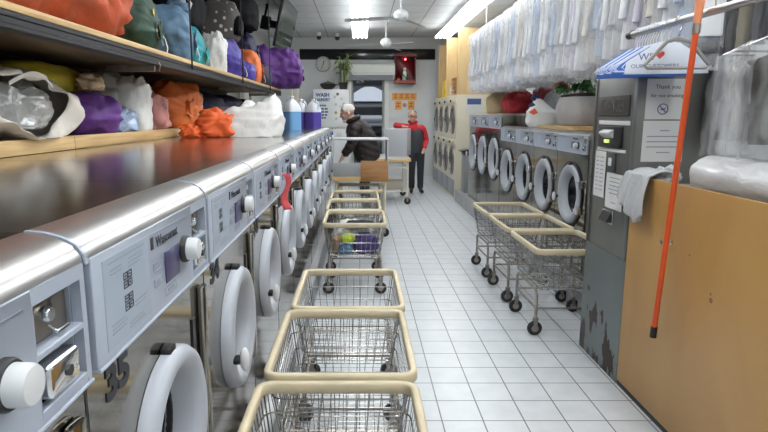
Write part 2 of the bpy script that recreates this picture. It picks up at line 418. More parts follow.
    if big:
        MB().box(px, px + .001, .05, .245, zp0 + .014, zp1 - .014).build('label_field', M['panel_pale'], cp, off=o, smooth=False)
        for grp in (((.07, .225, zp1 - .024), (.075, .12, zp1 - .036), (.075, .12, zp1 - .043), (.15, .215, zp1 - .034), (.15, .215, zp1 - .041), (.15, .20, zp1 - .048)),
                    ((.07, .12, zp0 + .05), (.07, .13, zp0 + .043), (.07, .125, zp0 + .036), (.17, .225, zp0 + .06), (.17, .22, zp0 + .053), (.14, .2, zp0 + .03), (.14, .21, zp0 + .023))):
            ln = MB()
            for (a, e, z) in grp: ln.box(px + .001, px + .0016, a, e, z - .0012, z + .0012)
            ln.build('instruction_lettering', M['ink_soft'], cp, off=o, smooth=False)
        ic = MB()
        for zc in (zm + .022, zm - .018):
            for dy in (0, .019):
                for dz in (0, .015):
                    y0, z0 = .125 + dy, zc + dz - .015
                    ic.box(px + .001, px + .0017, y0, y0 + .017, z0, z0 + .002).box(px + .001, px + .0017, y0, y0 + .017, z0 + .011, z0 + .013).box(px + .001, px + .0017, y0, y0 + .002, z0, z0 + .013).box(px + .001, px + .0017, y0 + .015, y0 + .017, z0, z0 + .013).box(px + .001, px + .0017, y0 + .006, y0 + .011, z0 + .005, z0 + .008)
        ic.build('wash_symbol_border', M['ink'], cp, off=o, smooth=False)
        MB().box(px, px + .0008, .26, yc0 - .02, zp1 - .018, zp1 - .0165).build('panel_line', M['ink_soft'], cp, off=o, smooth=False)
        text_mesh('lettering', 'Wascomat', .031, M['ink'], cp, FX(px + .0005, .358, zm + .052 - zb))
        MB().box(px, px + .0014, .262, .275, zm + .043, zm + .067).build('logo', M['ink'], cp, off=o, smooth=False)
        MB().box(px, px + .003, .335, .425, zm - .045, zm + .022).build('screen', M['screen'], cp, off=o, bevel=.002)
        bt = MB()
        for k in range(2):
            z0 = zm - .004 - .032 * k
            for (a, e, q0, q1) in ((.27, .325, z0, z0 + .0018), (.27, .325, z0 + .016, z0 + .0178), (.27, .272, z0, z0 + .0178), (.323, .325, z0, z0 + .0178), (.28, .305, z0 + .005, z0 + .007), (.28, .30, z0 + .010, z0 + .012)):
                bt.box(px, px + .001, a, e, q0, q1)
        for (a, e, q0, q1) in ((.33, .40, zp0 + .018, zp0 + .020), (.33, .40, zp0 + .034, zp0 + .036), (.33, .332, zp0 + .018, zp0 + .036), (.398, .40, zp0 + .018, zp0 + .036), (.345, .385, zp0 + .024, zp0 + .030)):
            bt.box(px, px + .001, a, e, q0, q1)
        bt.build('symbol_border', M['ink_soft'], cp, off=o, smooth=False)
        ky, kz, kr = .464, zm + .0, .0255
    else:
        ky, kz, kr = W * .72, zm - .012, .022
        MB().box(px, px + .002, W * .5, W * .62, zm - .035, zm + .015).build('screen', M['screen'], cp, off=o, bevel=.002)
        text_mesh('lettering', 'Wascomat', .024, M['ink'], cp, FX(px + .0005, W * .62, zm + .04 - zb))
        MB().box(px, px + .001, .05, .2, zp0 + .02, zp1 - .02).build('label_field', M['panel_pale'], cp, off=o, smooth=False)
    kn = MB().lathe([(0, px), (kr * 1.22, px), (kr * 1.22, px + .008), (kr * 1.12, px + .012), (0, px + .012)], (0, ky, kz), 'x', 28).build('dial_collar', M['rubber'], t, off=o)
    MB().lathe([(kr, px + .012), (kr * .97, px + .031), (kr * .88, px + .036), (kr * .6, px + .037), (0, px + .037)], (0, ky, kz), 'x', 28, close=False).build('dial_knob', M['whiteplastic'], t, off=o, ang=50)
    # door
    dp = [(R * .64, -.05), (R * .66, -.03), (R * .72, .012), (R * .80, .034), (R * .88, .040), (R * .96, .034), (R, .02), (R, .001), (R * .9, .001), (R * .75, -.01), (R * .66, -.055)]
    if not big: dp = [(r_, h * .72) for r_, h in dp]
    dm = MB().lathe(dp + [dp[0]], (0, cy, zd), 'x', 48, close=False).build('door_ring', M['ring'], t, off=o, ang=60)
    MB().lathe([(0, -.12), (R * .3, -.115), (R * .5, -.09), (R * .67, -.045)], (0, cy, zd), 'x', 32, close=False).build('door_glass', M['glassdark'], dm, off=o)
    MB().lathe([(R * .68, -.038), (R * .67, -.03), (R * .64, -.036), (R * .645, -.055)], (0, cy, zd), 'x', 40, close=False).build('gasket', M['rubber'], dm, off=o)
    hy, hz = cy - R * .86, zd - .045
    h = MB().lathe([(0, .03), (.013, .03), (.015, .034), (.015, .05), (.012, .053), (0, .053)], (0, hy, hz), 'x', 16).build('handle_base', M['black'], dm, off=o)
    MB().ball((.065, hy + .005, hz), (.015, .018, .038)).build('handle', M['whiteplastic'], dm, off=o)
    # lock cover above the ring, hinge column beside it
    MB().prism([(cy + a * R * .25 * 2, zd + R * 1.01 + .014 - .03 * abs(a)) for a in (-.2, -.08, .08, .2)] + [(cy + a * R * .25 * 2, zd + R * 1.0 - .006 - .03 * abs(a)) for a in (.2, .08, -.08, -.2)], .001, .022, 'x').build('lock_cover', M['rubber'], t, off=o, bevel=.003)
    if big:
        MB().box(.0005, .004, cy + R * 1.03, cy + R * 1.03 + .022, zd - R * .95, zd + R * .97).build('hinge_gap', M['black'], t, off=o, smooth=False)
        MB().box(.0005, .018, W - .078, W - .036, zd - R - .03, zd + R + .06).build('hinge_column', M['steel'], t, off=o, bevel=.006)
    else:
        for sz in (-1, 1):
            MB().box(.0005, .034, cy + R * .93, cy + R * 1.08, zd + sz * R * .42 - .03, zd + sz * R * .42 + .03).build('hinge', M['chrome'], t, off=o, bevel=.005)
        MB().lathe([(R * 1.03, .002), (R * 1.1, .002), (R * 1.1, .01), (R * 1.03, .01)], (0, cy, zd), 'x', 40, close=False).build('door_recess_rim', M['black'], t, off=o)
    MB().box(-.01, .001, W - .006, W - g, zb + .01, zt - .06).build('side_gap_strip', M['black'], t, off=o, smooth=False)
    return t

LW = .68; GL = 'big washers below the bag shelf'
def llab(k):
    extra = {0: 'cut off by the picture edge, its coin box showing', 1: 'marked with number 35', 2: 'marked with number 34'}.get(k, '')
    return f'steel front-loading washer under the bag shelf, {ORD[k]} from the camera end' + (', ' + extra if extra else '')
def llab(k):
    return {0: 'steel washer partly out of view with its chrome coin box showing', 1: 'steel front-loading washer marked with a black number 35', 2: 'steel front-loading washer marked with a black number 34'}.get(
        k, f'big steel washer below the bag shelf, {ORD[k - 3]} after the one numbered 34')
w0 = make_washer(llab(0), GL, LW, 1.0, .2, 1.31, 1.09, 1.268, .785, .200)
LWS = []
for k in range(12):
    o = w0 if k == 0 else dup(w0, label=llab(k))
    o.location = (-.42, .15 + LW * k, .2); LWS.append(o)
for k, o in enumerate(LWS):
    text_mesh('number_lettering', str(36 - k), .080, M['ink'], o, FX(.0012, .112, 1.034 - .2), extrude=.0006, squeeze=1.25, bold=.0035)
# pink tag tied to a dial
tg = MB().grid(lambda u, v: (.070 + (u - .5) * .038 * (.5 + 1.0 * abs(v - .45)) + .012 * math.sin(7 * v), .505 + .012 * math.sin(6 * v + 3 * u), 1.21 - v * .17), 4, 14)
tgo = tg.build('ribbon_tag', pbr('pink_ribbon', (.72, .10, .11), .5), None)
tgo.location = (-.42 + .005, .15 + LW * 3, .0); tag(tgo, 'red and pink ribbon hanging from the dial of a washer', 'ribbon')
md = tgo.modifiers.new('t', 'SOLIDIFY'); md.thickness = .003

RW = .69; GR = 'small washers across the aisle'
r0 = make_washer('steel washer next to the change machine', GR, RW, .95, .2, 1.35, 1.185, 1.325, .84, .245, big=False)
rl = ['steel front-loader standing directly next to the change machine', 'steel front-loader second from the change machine', 'steel front-loader third from the change machine', 'steel front-loader fourth from the change machine, beside the taller trio']
for k in range(4):
    o = r0 if k == 0 else dup(r0, label=rl[k])
    o['label'] = rl[k]; o.location = (1.73, 4.40 + RW * (k + 1), .2); o.rotation_euler = (0, 0, PI)
r5 = make_washer('taller', GR, RW, 1.0, .2, 1.50, 1.315, 1.475, .93, .265, big=False)
tl = ['taller steel washer beside the lower four machines', 'taller steel washer in the middle of the trio', 'taller steel washer of the trio beside the grey bin']
for k in range(3):
    o = r5 if k == 0 else dup(r5)
    o['label'] = tl[k]; o.location = (1.73, 7.17 + RW * (k + 1), .2); o.rotation_euler = (0, 0, PI)

# ------------------------------------------------------------------ stacked dryers at the back
dr = thing('stacked_dryer', 'dryer', 'dryer', (1.68, 10.25, 0), PI, 'beige stacked dryers')
DW = .74
b = MB()
for (z0, z1) in ((.02, .36), (.94, 1.06), (1.72, 1.83)):
    pass
b.add(*plate_with_hole(.003, DW - .003, .36, .98, DW / 2, .67, .25, 0)); b.add(*plate_with_hole(.003, DW - .003, .98, 1.80, DW / 2, 1.40, .25, 0))
b.add([(0, .003, 0), (0, DW - .003, 0), (0, DW - .003, 1.83), (0, .003, 1.83), (-1.0, .003, 0), (-1.0, DW - .003, 0), (-1.0, DW - .003, 1.83), (-1.0, .003, 1.83),
       (0, .003, .36), (0, DW - .003, .36), (0, .003, 1.80), (0, DW - .003, 1.80)],
      [(0, 3, 7, 4), (1, 5, 6, 2), (4, 7, 6, 5), (3, 2, 6, 7), (0, 4, 5, 1), (0, 1, 9, 8), (10, 11, 2, 3)])
b.build('cabinet', M['beige'], dr, smooth=False)
for zc in (.67, 1.40):
    R = .25
    dm = MB().lathe([(R * .86, -.01), (R * .88, .012), (R * .92, .022), (R * 1.0, .02), (R * 1.05, .010), (R * 1.05, .001), (R * .86, -.01)], (0, DW / 2, zc), 'x', 36, close=False).build('door_ring', M['dullsteel'], dr, ang=60)
    MB().lathe([(0, .012), (R * .5, .010), (R * .87, .0)], (0, DW / 2, zc), 'x', 32, close=False).build('door_glass', pbr('dryer_glass', (.02, .02, .02), .25, spec=.25), dm)
    MB().box(.018, .034, DW / 2 - R + .0, DW / 2 - R + .025, zc - .05, zc + .05).build('handle', M['chrome'], dm, bevel=.006)
    MB().box(.001, .02, .04, DW - .04, zc + .285, zc + .375).build('control_strip', M['beige'], dr, bevel=.004)
    MB().lathe([(.025, .02), (.022, .045), (0, .047)], (0, DW * .3, zc + .33), 'x', 16, close=False).build('knob', M['black'], dr)
MB().box(.001, .012, .03, DW - .03, .05, .33).build('lint_panel', M['grey'], dr, bevel=.004)
dl = ['beige stacked dryer with its side in view, beside the grey bin', 'beige stacked dryer second from the grey bin', 'beige stacked dryer third from the grey bin', 'beige stacked dryer against the back wall']
for k in range(4):
    o = dr if k == 0 else dup(dr)
    o['label'] = dl[k]; o.location = (1.68, 10.25 + DW * (k + 1), 0)

# ------------------------------------------------------------------ laundry carts
CL, CW, RZ = .68, .53, .62
def make_cart():
    t = thing('laundry_cart', 'cart', 'laundry cart', (0, 0, 0), 0, 'rolling wire laundry carts')
    # rim: band with rounded corners, tube-like section
    sec = [(-.008, .018), (.008, .018), (.013, .012), (.013, -.014), (.008, -.02), (-.008, -.02), (-.013, -.014), (-.013, .012)]
    pts = rrect(CW - .026, CL - .026, .045, 6); k = len(pts); vs = []; fs = []
    for i, (x, y) in enumerate(pts):
        a = pts[i - 1]; c = pts[(i + 1) % k]
        tx, ty = c[0] - a[0], c[1] - a[1]; l = math.hypot(tx, ty); nx, ny = ty / l, -tx / l
        for (q, h) in sec: vs.append((x + nx * q, y + ny * q, RZ - .018 + h))
    m = len(sec)
    for i in range(k):
        for j in range(m):
            fs.append((i * m + j, i * m + (j + 1) % m, ((i + 1) % k) * m + (j + 1) % m, ((i + 1) % k) * m + j))
    MB().add(vs, fs).build('rim', M['cream'], t, ang=60)
    # wires
    zt, zb2 = RZ - .03, .33
    def half(z): q = (z - zb2) / (zt - zb2); return (CW / 2 - .055) + q * .04, (CL / 2 - .06) + q * .045
    w = MB(); r = .0019
    for z in (zt - .07, zt - .14, zt - .21, zb2 + .012):
        a, bb = half(z); w.tube([(x, y, z) for x, y in rrect(2 * a, 2 * bb, .04, 3)], .0028, 5, closed=True)
    ax, ay = half(zt); bx, by = half(zb2)
    nx_ = 12; ny_ = 16
    for i in range(nx_):
        f = -1 + 2 * (i + .5) / nx_
        w.tube([(f * ax, ay, zt), (f * bx, by, zb2), (f * bx, -by, zb2), (f * ax, -ay, zt)], r, 4)
    for i in range(ny_):
        f = -1 + 2 * (i + .5) / ny_
        w.tube([(ax, f * ay, zt), (bx, f * by, zb2), (-bx, f * by, zb2), (-ax, f * ay, zt)], r, 4)
    for sx in (-1, 1):
        for sy in (-1, 1):
            w.tube([(sx * (ax - .01), sy * (ay - .01), zt), (sx * (bx - .01), sy * (by - .01), zb2)], .003, 5)
    w.build('wire_lattice', M['zinc'], t, weld=False)
    # frame
    fr = MB(); hx, hy = .215, .235
    for sx in (-1, 1):
        z1 = zb2 - .014
        fr.tube([(sx * hx, -hy, .125), (sx * hx, -hy, z1 - .03), (sx * hx, -hy + .03, z1), (sx * hx, hy - .03, z1), (sx * hx, hy, z1 - .03), (sx * hx, hy, .125)], .0105, 8)
        fr.tube([(sx * hx, -hy, .19), (sx * hx, hy, .19)], .008, 8)
    for sy in (-1, 1):
        fr.tube([(-hx, sy * (hy - .07), zb2 - .016), (hx, sy * (hy - .07), zb2 - .016)], .009, 8)
        fr.tube([(-hx, sy * hy, .19), (hx, sy * hy, .19)], .008, 8)
    fr.build('frame', M['dullsteel'], t, weld=False)
    for sx in (-1, 1):
        for sy in (-1, 1):
            x, y = sx * hx, sy * hy
            c = MB().lathe([(0, .126), (.016, .126), (.02, .12), (.02, .108), (.012, .104)], (x, y, 0), 'z', 14)
            for s2 in (-1, 1):
                c.prism([(x - .014, .112), (x + .014, .112), (x + .022 * sx * .3 + .012, .045), (x + .022 * sx * .3 - .012, .045)], y + s2 * .018 - .0015, y + s2 * .018 + .0015)
            co = c.build('caster', M['dullsteel'], t, weld=False)
            MB().lathe([(0, -.013), (.032, -.013), (.046, -.012), (.05, -.007), (.05, .007), (.046, .012), (.032, .013), (0, .013)], (x + .004 * sx, y, .0505), 'y', 22).build('wheel', M['rubber'], co)
            MB().lathe([(0, -.0145), (.022, -.0145), (.026, -.012)], (x + .004 * sx, y, .0505), 'y', 16).lathe([(.026, .012), (.022, .0145), (0, .0145)], (x + .004 * sx, y, .0505), 'y', 16).build('hub', M['dullsteel'], co)
    return t
cart0 = make_cart()
ca = 'wire laundry cart'
spots = [(-.075, 1.45, 0, 'cream-rimmed wire cart at the near end of the line, cut off by the picture edge'),
         (-.067, 2.165, 0, 'empty cream-rimmed wire cart second in the line beside the big washers'),
         (-.055, 2.86, 0, 'empty cream-rimmed wire cart third in the line beside the big washers'),
         (-.045, 4.93, .0, 'cream-rimmed wire cart loaded with clothes'),
         (-.06, 5.64, .0, 'cream-rimmed wire cart directly behind the one loaded with clothes'),
         (-.06, 6.35, 0, 'cream-rimmed wire cart in front of the folding table with the wooden board'),
         (.0, 7.06, 0, 'cream-rimmed wire cart pushed under the folding table'),
         (1.405, 4.0, .012, 'empty wire cart beside the change machine, first of the three there'),
         (1.395, 4.71, .012, 'empty wire cart in the middle of the three beside the small washers'),
         (1.385, 5.42, .012, 'empty wire cart beside the small washers, farthest of three from the change machine')]
for k, (x, y, rz, lab) in enumerate(spots):
    o = cart0 if k == 0 else dup(cart0)
    o.location = (x, y, 0); o.rotation_euler = (0, 0, rz); o['label'] = lab
# ------------------------------------------------------------------ soft things
def nz(p, s, seed=0.): return noise.noise(Vector(p) * s + Vector((seed * 7.3, seed * 3.1, seed * 5.7)))
def sack_mesh(L, W, H, seed, neck=.16, wr=.035, nu=56, nv=40, open_neck=True, flat=.8):
    """cloth sack lying along +x, bottom at z = 0, drawn shut at its +x end"""
    mb = MB()
    def fn(u, v):
        a = 2 * PI * u
        s = v
        # radius along the length
        if s < .16: r = math.sin(s / .16 * PI / 2) ** .6
        elif s < .62: r = 1.0
        elif s < .90: q = (s - .62) / .28; r = 1 - (1 - neck) * q ** 1.7
        elif s < .96: q = (s - .90) / .06; r = neck * (1 + 1.2 * q) * (1 + .35 * q * math.sin(5 * a + seed))
        else: q = (s - .96) / .04; r = neck * 2.2 * (1 - .9 * q) * (1 + .35 * (1 - q) * math.sin(5 * a + seed))
        if s < .16: x = -.5 + .10 * (1 - math.cos(s / .16 * PI / 2))
        elif s < .62: x = -.40 + .66 * (s - .16) / .46
        elif s < .90: q = (s - .62) / .28; x = .26 + .22 * math.sin(q * PI / 2)
        elif s < .96: q = (s - .90) / .06; x = .48 + .05 * q + .012 * q * math.sin(4 * a)
        else: q = (s - .96) / .04; x = .53 - .035 * q
        x *= L
        pl = max(0, (s - .35) / .45)
        amp = wr * (.3 + 1.8 * min(1, pl)) * (1 if s < .8 else 1.2 * r + .1)
        r += amp * (math.sin(11 * a + seed) * .5 + math.sin(17 * a + 2.3 * seed + 3 * s) * .5) * min(1, s * 3)
        y = math.cos(a) * r * W / 2; z = math.sin(a) * r * H / 2
        k = .10 * min(1, s * 4)
        fold = (abs(nz((x * 1.6, y * .8, z * 2.2), 6.0, seed + 4)) - .22) * .22 * min(1, s * 4)
        n1 = nz((x, y, z), 5.0, seed); n2 = nz((x, y, z), 13.0, seed + 9)
        dz = 1 + k * n1 * 1.6 + k * n2 * .8 + fold
        y *= dz; z *= dz
        z -= .35 * H * max(0, (s - .62)) * .8       # the neck droops
        z = max(z, -H / 2 * flat)
        return (x, y, z + H / 2 * flat)
    mb.grid(fn, nu, nv, closed_u=True)
    mb.f.append(tuple(range(nu - 1, -1, -1)))
    if True: mb.f.append(tuple(nv * nu + i for i in range(nu)))
    return mb
CORD = pbr('white_cord', (.75, .74, .7), .7)
def cloth_mat(name, col, rough=.62, b=.25): return pbr(name, col, rough, var=.18, vscale=7, bump=b, bscale=22)
def sack(name, label, cat, mat, loc, rz, L, W, H, seed, group=None, cord=True, tilt=0., **k):
    t = thing(name, label, cat, loc, rz, group)
    t.rotation_euler = (0, -tilt, rz)
    sack_mesh(L, W, H, seed, **k).build('sack_body' if 'bag' in name else 'body', mat, t, ang=80)
    if cord:
        zc = H * .4 - .35 * H * .27 * .8
        xn = .475 * L
        MB().tube([(xn, math.cos(a) * W * .5 * .2, zc + math.sin(a) * H * .5 * .2) for a in [2 * PI * i / 16 for i in range(16)]], .006, 6, closed=True).tube(
            [(xn, W * .1, zc), (xn + .03, W * .13, max(.01, zc - .04)), (xn + .045, W * .12, max(.008, zc - .10)), (xn + .04, W * .10, max(.006, zc - .13))], .004, 6).build('draw_cord', CORD, t)
    return t
def heap(name, label, cat, mat, loc, rz, sx, sy, sz, seed, group=None, wr=.22, sharp=False, top=1.0, nu=44, nv=28, flat=.62, parent=None):
    """crumpled soft lump, resting on z = 0"""
    mb = MB()
    def fn(u, v):
        a = 2 * PI * u; ph = -PI / 2 + PI * v
        c = math.cos(ph); d = Vector((c * math.cos(a), c * math.sin(a), math.sin(ph)))
        n = nz(d, 1.7, seed) * .8 + nz(d, 4.2, seed + 3) * .45
        if sharp: n += (abs(nz(d, 3.1, seed + 5)) - .2) * .9 + (abs(nz(d, 7., seed + 8)) - .2) * .35
        r = 1 + wr * n
        e = .82
        x = math.copysign(abs(d.x) ** e, d.x) * r * sx / 2; y = math.copysign(abs(d.y) ** e, d.y) * r * sy / 2
        z = math.copysign(abs(d.z) ** e, d.z) * r * sz / 2
        z = max(z, -sz / 2 * flat)
        return (x, y, z + sz / 2 * flat)
    mb.grid(fn, nu, nv, closed_u=True)
    o = mb.build(name, mat, parent, ang=70)
    if parent is None:
        o.location = loc; o.rotation_euler = (0, 0, rz); tag(o, label, cat, group)
    return o

# ------------------------------------------------------------------ bag shelf over the big washers
# rear ledge with a wooden front beam: two boards
for (y0, y1, lab) in ((.2, 2.93, 'pine beam along the back of the washer tops, beside the open white bag'), (2.934, 5.3, 'pine beam along the back of the washer tops, below the orange drawstring bag')):
    tag(MB().box(-1.47, -1.43, y0, y1, 1.311, 1.376).build('wood_beam', M['pine'], bevel=.003), lab, 'beam', 'pine beams behind the washer tops')
bl = thing('storage_ledge', 'dark ledge board behind the pine beams carrying the lower laundry bags', 'shelf', (-1.75, 4.6, 1.30))
MB().box(-.29, .275, -4.4, 4.4, .045, .07).build('board', pbr('dark_board', (.10, .075, .05), .6), bl, bevel=.003)
MB().box(-.285, -.27, -4.4, 4.4, .0705, .515).build('shade_backing', pbr('cavity_shade', (.03, .026, .022), .8), bl)  # added dark sheet, its colour stands in for shade behind the lower bags
for y in (-4.2, -1.4, 1.4, 4.2): MB().box(-.26, .25, y - .02, y + .02, -1.29, .044).build('support', M['darkmetal'], bl)
sh = thing('hanging_shelf', 'long black steel-fronted shelf hung on thin rods over the big washers', 'shelf', (-1.2, 0, 1.77))
SY0, SY1 = .3, 9.05
MB().prism([(-.012, 0), (.0, .004), (.0, .018), (-.006, .022), (-.006, .042), (.0, .046), (.0, .060), (-.008, .066), (-.05, .066), (-.05, .058), (-.016, .056), (-.016, .006), (-.05, .004), (-.05, 0)], SY0, SY1).build('front_rail', M['darkmetal'], sh, ang=30)
MB().box(-.845, -.018, SY0, SY1, .046, .062).build('under_deck', pbr('raw_chipboard', (.16, .11, .06), .7), sh)
MB().box(-.845, -.006, SY0, SY1, .0665, .094).build('deck', M['pine'], sh, bevel=.002)
for y in (4.25, 6.07, 7.9):
    MB().tube([(.006, y, .03), (.006, y, ZC - 1.771)], .006, 8).build('hanger_rod', M['darkmetal'], sh)
for y in (3.55, 6.3, 8.0):
    MB().box(-.3, -.02, y - .012, y + .012, -.035, -.001).tube([(.004, y, .02), (.012, y, .0), (.004, y, -.03), (-.02, y, -.025)], .005, 6).build('bracket', M['dullsteel'], sh, weld=False)
ZD = 1.77 + .095
G1 = 'laundry bags on the hanging shelf'; G2 = 'laundry bags under the hanging shelf'
mo = cloth_mat('orange_red_nylon', (.46, .075, .022)); mor = cloth_mat('orange_nylon', (.62, .14, .02))
mgreen = cloth_mat('dark_green_nylon', (.016, .05, .028)); mblue = cloth_mat('slate_blue_nylon', (.09, .17, .26)); mteal = cloth_mat('teal_nylon', (.016, .27, .30))
mind = cloth_mat('indigo_nylon', (.055, .036, .27)); mpur = cloth_mat('purple_nylon', (.095, .022, .18)); mnavy = cloth_mat('navy_nylon', (.018, .018, .045))
mblack = pbr('black_nylon', (.006, .006, .007), .6, bump=.3, bscale=22, spec=.06)
mwhite = pbr('white_poly', (.68, .67, .64), .5, var=.08, vscale=5, bump=.5, bscale=14)
mtote = pbr('tote_plastic', (.60, .55, .49), .45, var=.08, vscale=5, bump=.35, bscale=9)
t = sack('laundry_bag', 'big orange-red drawstring bag filling the shelf end closest to the camera', 'laundry bag', mo, (-1.52, 2.80, ZD), PI / 2 - .06, 1.25, .60, .56, 1.3, G1, wr=.02, neck=.2, cord=False)
MB().tube([(-.04, -.235, .42), (.0, -.275, .36), (.02, -.288, .30), (.035, -.287, .30), (.03, -.277, .36), (-.02, -.235, .43)], .007, 6, closed=False).build('draw_cord', CORD, t)
t = sack('laundry_bag', 'dark green drawstring bag with a black carrying strap', 'laundry bag', mgreen, (-1.53, 3.80, ZD), 0.15, .52, .5, .44, 2.1, G1)
MB().tube([(.10 + .10 * math.cos(a), .0 + .16 * math.sin(a) , .34 + .13 * math.sin(a * .5) * 1.0 - .1 * math.cos(a)) for a in [2 * PI * i / 22 for i in range(22)]], .013, 6, closed=True).build('strap', M['black'], t)
MB().lathe([(.012, 0), (.022, .003), (.024, .008), (.014, .010), (.012, 0)], (.235, -.08, .24), 'x', 16, close=False).build('grommet', pbr('brass', (.6, .5, .12), .3, .9), t)
t = sack('laundry_bag', 'slate blue drawstring bag knotted at its neck with a white cord', 'laundry bag', mblue, (-1.50, 4.40, ZD), .25, .56, .50, .46, 3.7, G1)
heap('knot', '', '', mblue, None, 0, .16, .14, .13, 5, wr=.5, parent=t).location = (.17, -.02, .33)
MB().tube([(.20, -.05, .42), (.24, -.07, .45), (.27, -.06, .41), (.25, -.03, .36), (.22, -.04, .40), (.23, -.08, .50)], .008, 6).build('white_clip', CORD, t)
sack('laundry_bag', 'teal drawstring bag between the slate blue and white paper ones', 'laundry bag', mteal, (-1.54, 5.03, ZD), .1, .5, .42, .38, 4.4, G1)
heap('paper_bag', 'torn white paper bag between the teal and the indigo bags', 'bag', mwhite, (-1.36, 5.62, ZD), .3, .22, .30, .46, 6.1, G1, wr=.3, sharp=True)
sack('laundry_bag', 'indigo drawstring bag beside the white paper bag', 'laundry bag', mind, (-1.48, 6.22, ZD), .1, .52, .62, .44, 7.7, G1)
heap('garment_bag', 'shiny black bag stacked behind the teal bag', 'bag', mblack, (-1.72, 5.75, ZD + .40), 0, .44, .70, .62, 3.3, G1, wr=.15)
mdots = pbr('speckled_taupe', (.10, .09, .08), .7)
nt = mdots.node_tree; vo = nt.nodes.new('ShaderNodeTexVoronoi'); vo.inputs['Scale'].default_value = 13; tc = nt.nodes.new('ShaderNodeTexCoord')
cr = nt.nodes.new('ShaderNodeValToRGB'); cr.color_ramp.elements[0].position = .22; cr.color_ramp.elements[1].position = .28; cr.color_ramp.elements[0].color = (.55, .52, .47, 1); cr.color_ramp.elements[1].color = (.075, .067, .06, 1)
nt.links.new(tc.outputs['Object'], vo.inputs['Vector']); nt.links.new(vo.outputs['Distance'], cr.inputs['Fac']); nt.links.new(cr.outputs['Color'], nt.nodes['Principled BSDF'].inputs['Base Color'])
t = thing('duffel_bag', 'taupe bag with pale dots stacked above the indigo bag', 'bag', (-1.56, 6.75, ZD + .43), .1, G1)
heap('bag_body', '', '', mdots, None, 0, .46, .56, .54, 8.8, wr=.12, parent=t)
heap('black_pocket', '', '', mblack, None, 0, .12, .26, .26, 2.8, wr=.15, parent=t).location = (.2, -.08, .05)
heap('puffy_bag', 'black puffy bag high on the bag pile beside the hanging rod', 'bag', mblack, (-1.64, 7.7, ZD + .70), 0, .66, 1.05, .62, 9.4, G1, wr=.14)
sack('laundry_bag', 'navy drawstring bag stacked above the bright orange one', 'laundry bag', cloth_mat('deep_navy', (.018, .018, .06)), (-1.66, 8.05, ZD + .33), .1, .56, .66, .42, 5.2, G1)
sack('laundry_bag', 'bright orange drawstring bag on the shelf beside the indigo ones', 'laundry bag', cloth_mat('bright_orange', (.70, .17, .045)), (-1.50, 7.45, ZD), .15, .56, .66, .46, 6.6, G1)
heap('cloth_pouch', 'small indigo pouch leaning on the bright orange bag', 'pouch', mind, (-1.31, 6.92, ZD), 0, .2, .3, .26, 4.9, G1)
heap('cloth_pouch', 'small navy pouch between the orange and purple bags', 'pouch', mnavy, (-1.36, 8.1, ZD), 0, .3, .42, .36, 1.9, G1)
sack('laundry_bag', 'plump purple drawstring bag at the far end of the hanging shelf', 'laundry bag', mpur, (-1.22, 8.72, ZD), .45, .74, .66, .62, 8.1, G1, wr=.02)
heap('storage_sack', 'large black sack piled at the back of the shelf by the slate blue bag', 'bag', mblack, (-1.84, 4.25, ZD + .42), 0, .40, .75, .8, 4.3, G1, wr=.12)
# --- lower level
ZL = 1.372
t = thing('plastic_tote', 'open white plastic bag lying on the ledge with clear packaging inside', 'bag', (-1.60, 2.72, ZL), 0, G2)
def tote(u, v):
    a = 2 * PI * u; c, sn = math.cos(a), math.sin(a)
    mouth = Vector((.15 + .03 * math.cos(3 * a), -.10 + .27 * math.copysign(abs(c) ** .8, c) - .05 * sn, .165 + .125 * math.copysign(abs(sn) ** .8, sn) + .035 * math.cos(2 * a + .6)))
    body = Vector((-.02, .0 + .47 * math.copysign(abs(c) ** .75, c), .155 + .16 * math.copysign(abs(sn) ** .7, sn) - .03 * c))
    if v < .4:
        q = v / .4; p = mouth.lerp(body, q); p.x += .09 * math.sin(PI * q) * (1 - .4 * sn)
    else:
        q = (v - .4) / .6; k = math.sqrt(max(0, 1 - q ** 2.2)); p = Vector((-.02 - .17 * q, body.y * k, .155 + (body.z - .155) * k))
    n = nz(p, 6., 2) * .030 + (abs(nz(p, 9., 5)) - .2) * .03
    return (p.x + n, p.y + n * .6, max(.004, p.z + n * .8))
o = MB().grid(tote, 60, 30, closed_u=True).build('bag_body', mtote, t, ang=80)
md = o.modifiers.new('t', 'SOLIDIFY'); md.thickness = .002
heap('clear_packaging', '', '', pbr('clear_pack', (.35, .35, .34), .15, .3, bump=.5, bscale=20), None, 0, .26, .48, .26, 3.5, wr=.3, sharp=True, parent=t).location = (.03, -.09, .045)
MB().grid(lambda u, v: (.17 + .02 * math.sin(3 * u), -.30 + .34 * u, .235 + .05 * math.sin(PI * u) + .018 * (v - .5)), 16, 2).build('handle', mtote, t)
heap('laundry_bag', 'yellow bag squeezed in behind the open white plastic bag', 'laundry bag', cloth_mat('mustard_yellow', (.40, .32, .02)), (-1.80, 3.28, ZL + .235), 0, .36, .74, .20, 2.4, G2, wr=.12)
heap('paper_scrap', 'crumpled tan paper on top of the yellow bag', 'paper', pbr('tan_paper', (.48, .34, .22), .7), (-1.56, 3.44, ZL + .25), .3, .14, .22, .11, 6.4, wr=.35, sharp=True)
sack('laundry_bag', 'round purple bag with a white cord hanging over the pine beam', 'laundry bag', mpur, (-1.60, 3.42, ZL), 1.2, .40, .30, .26, 3.1, G2)
heap('plastic_sack', 'clear grey plastic sack stuffed with laundry above the round purple bag', 'bag', pbr('grey_clear', (.36, .35, .32), .25, bump=.5, bscale=16), (-1.74, 4.02, ZL + .10), 0, .38, .44, .36, 5.5, G2, wr=.2, sharp=True)
heap('plastic_sack', 'small clear blue plastic sack beside the round purple bag', 'bag', pbr('blue_clear', (.28, .36, .50), .2, bump=.6, bscale=18), (-1.55, 3.76, ZL), 0, .22, .26, .2, 6.5, G2, wr=.3, sharp=True)
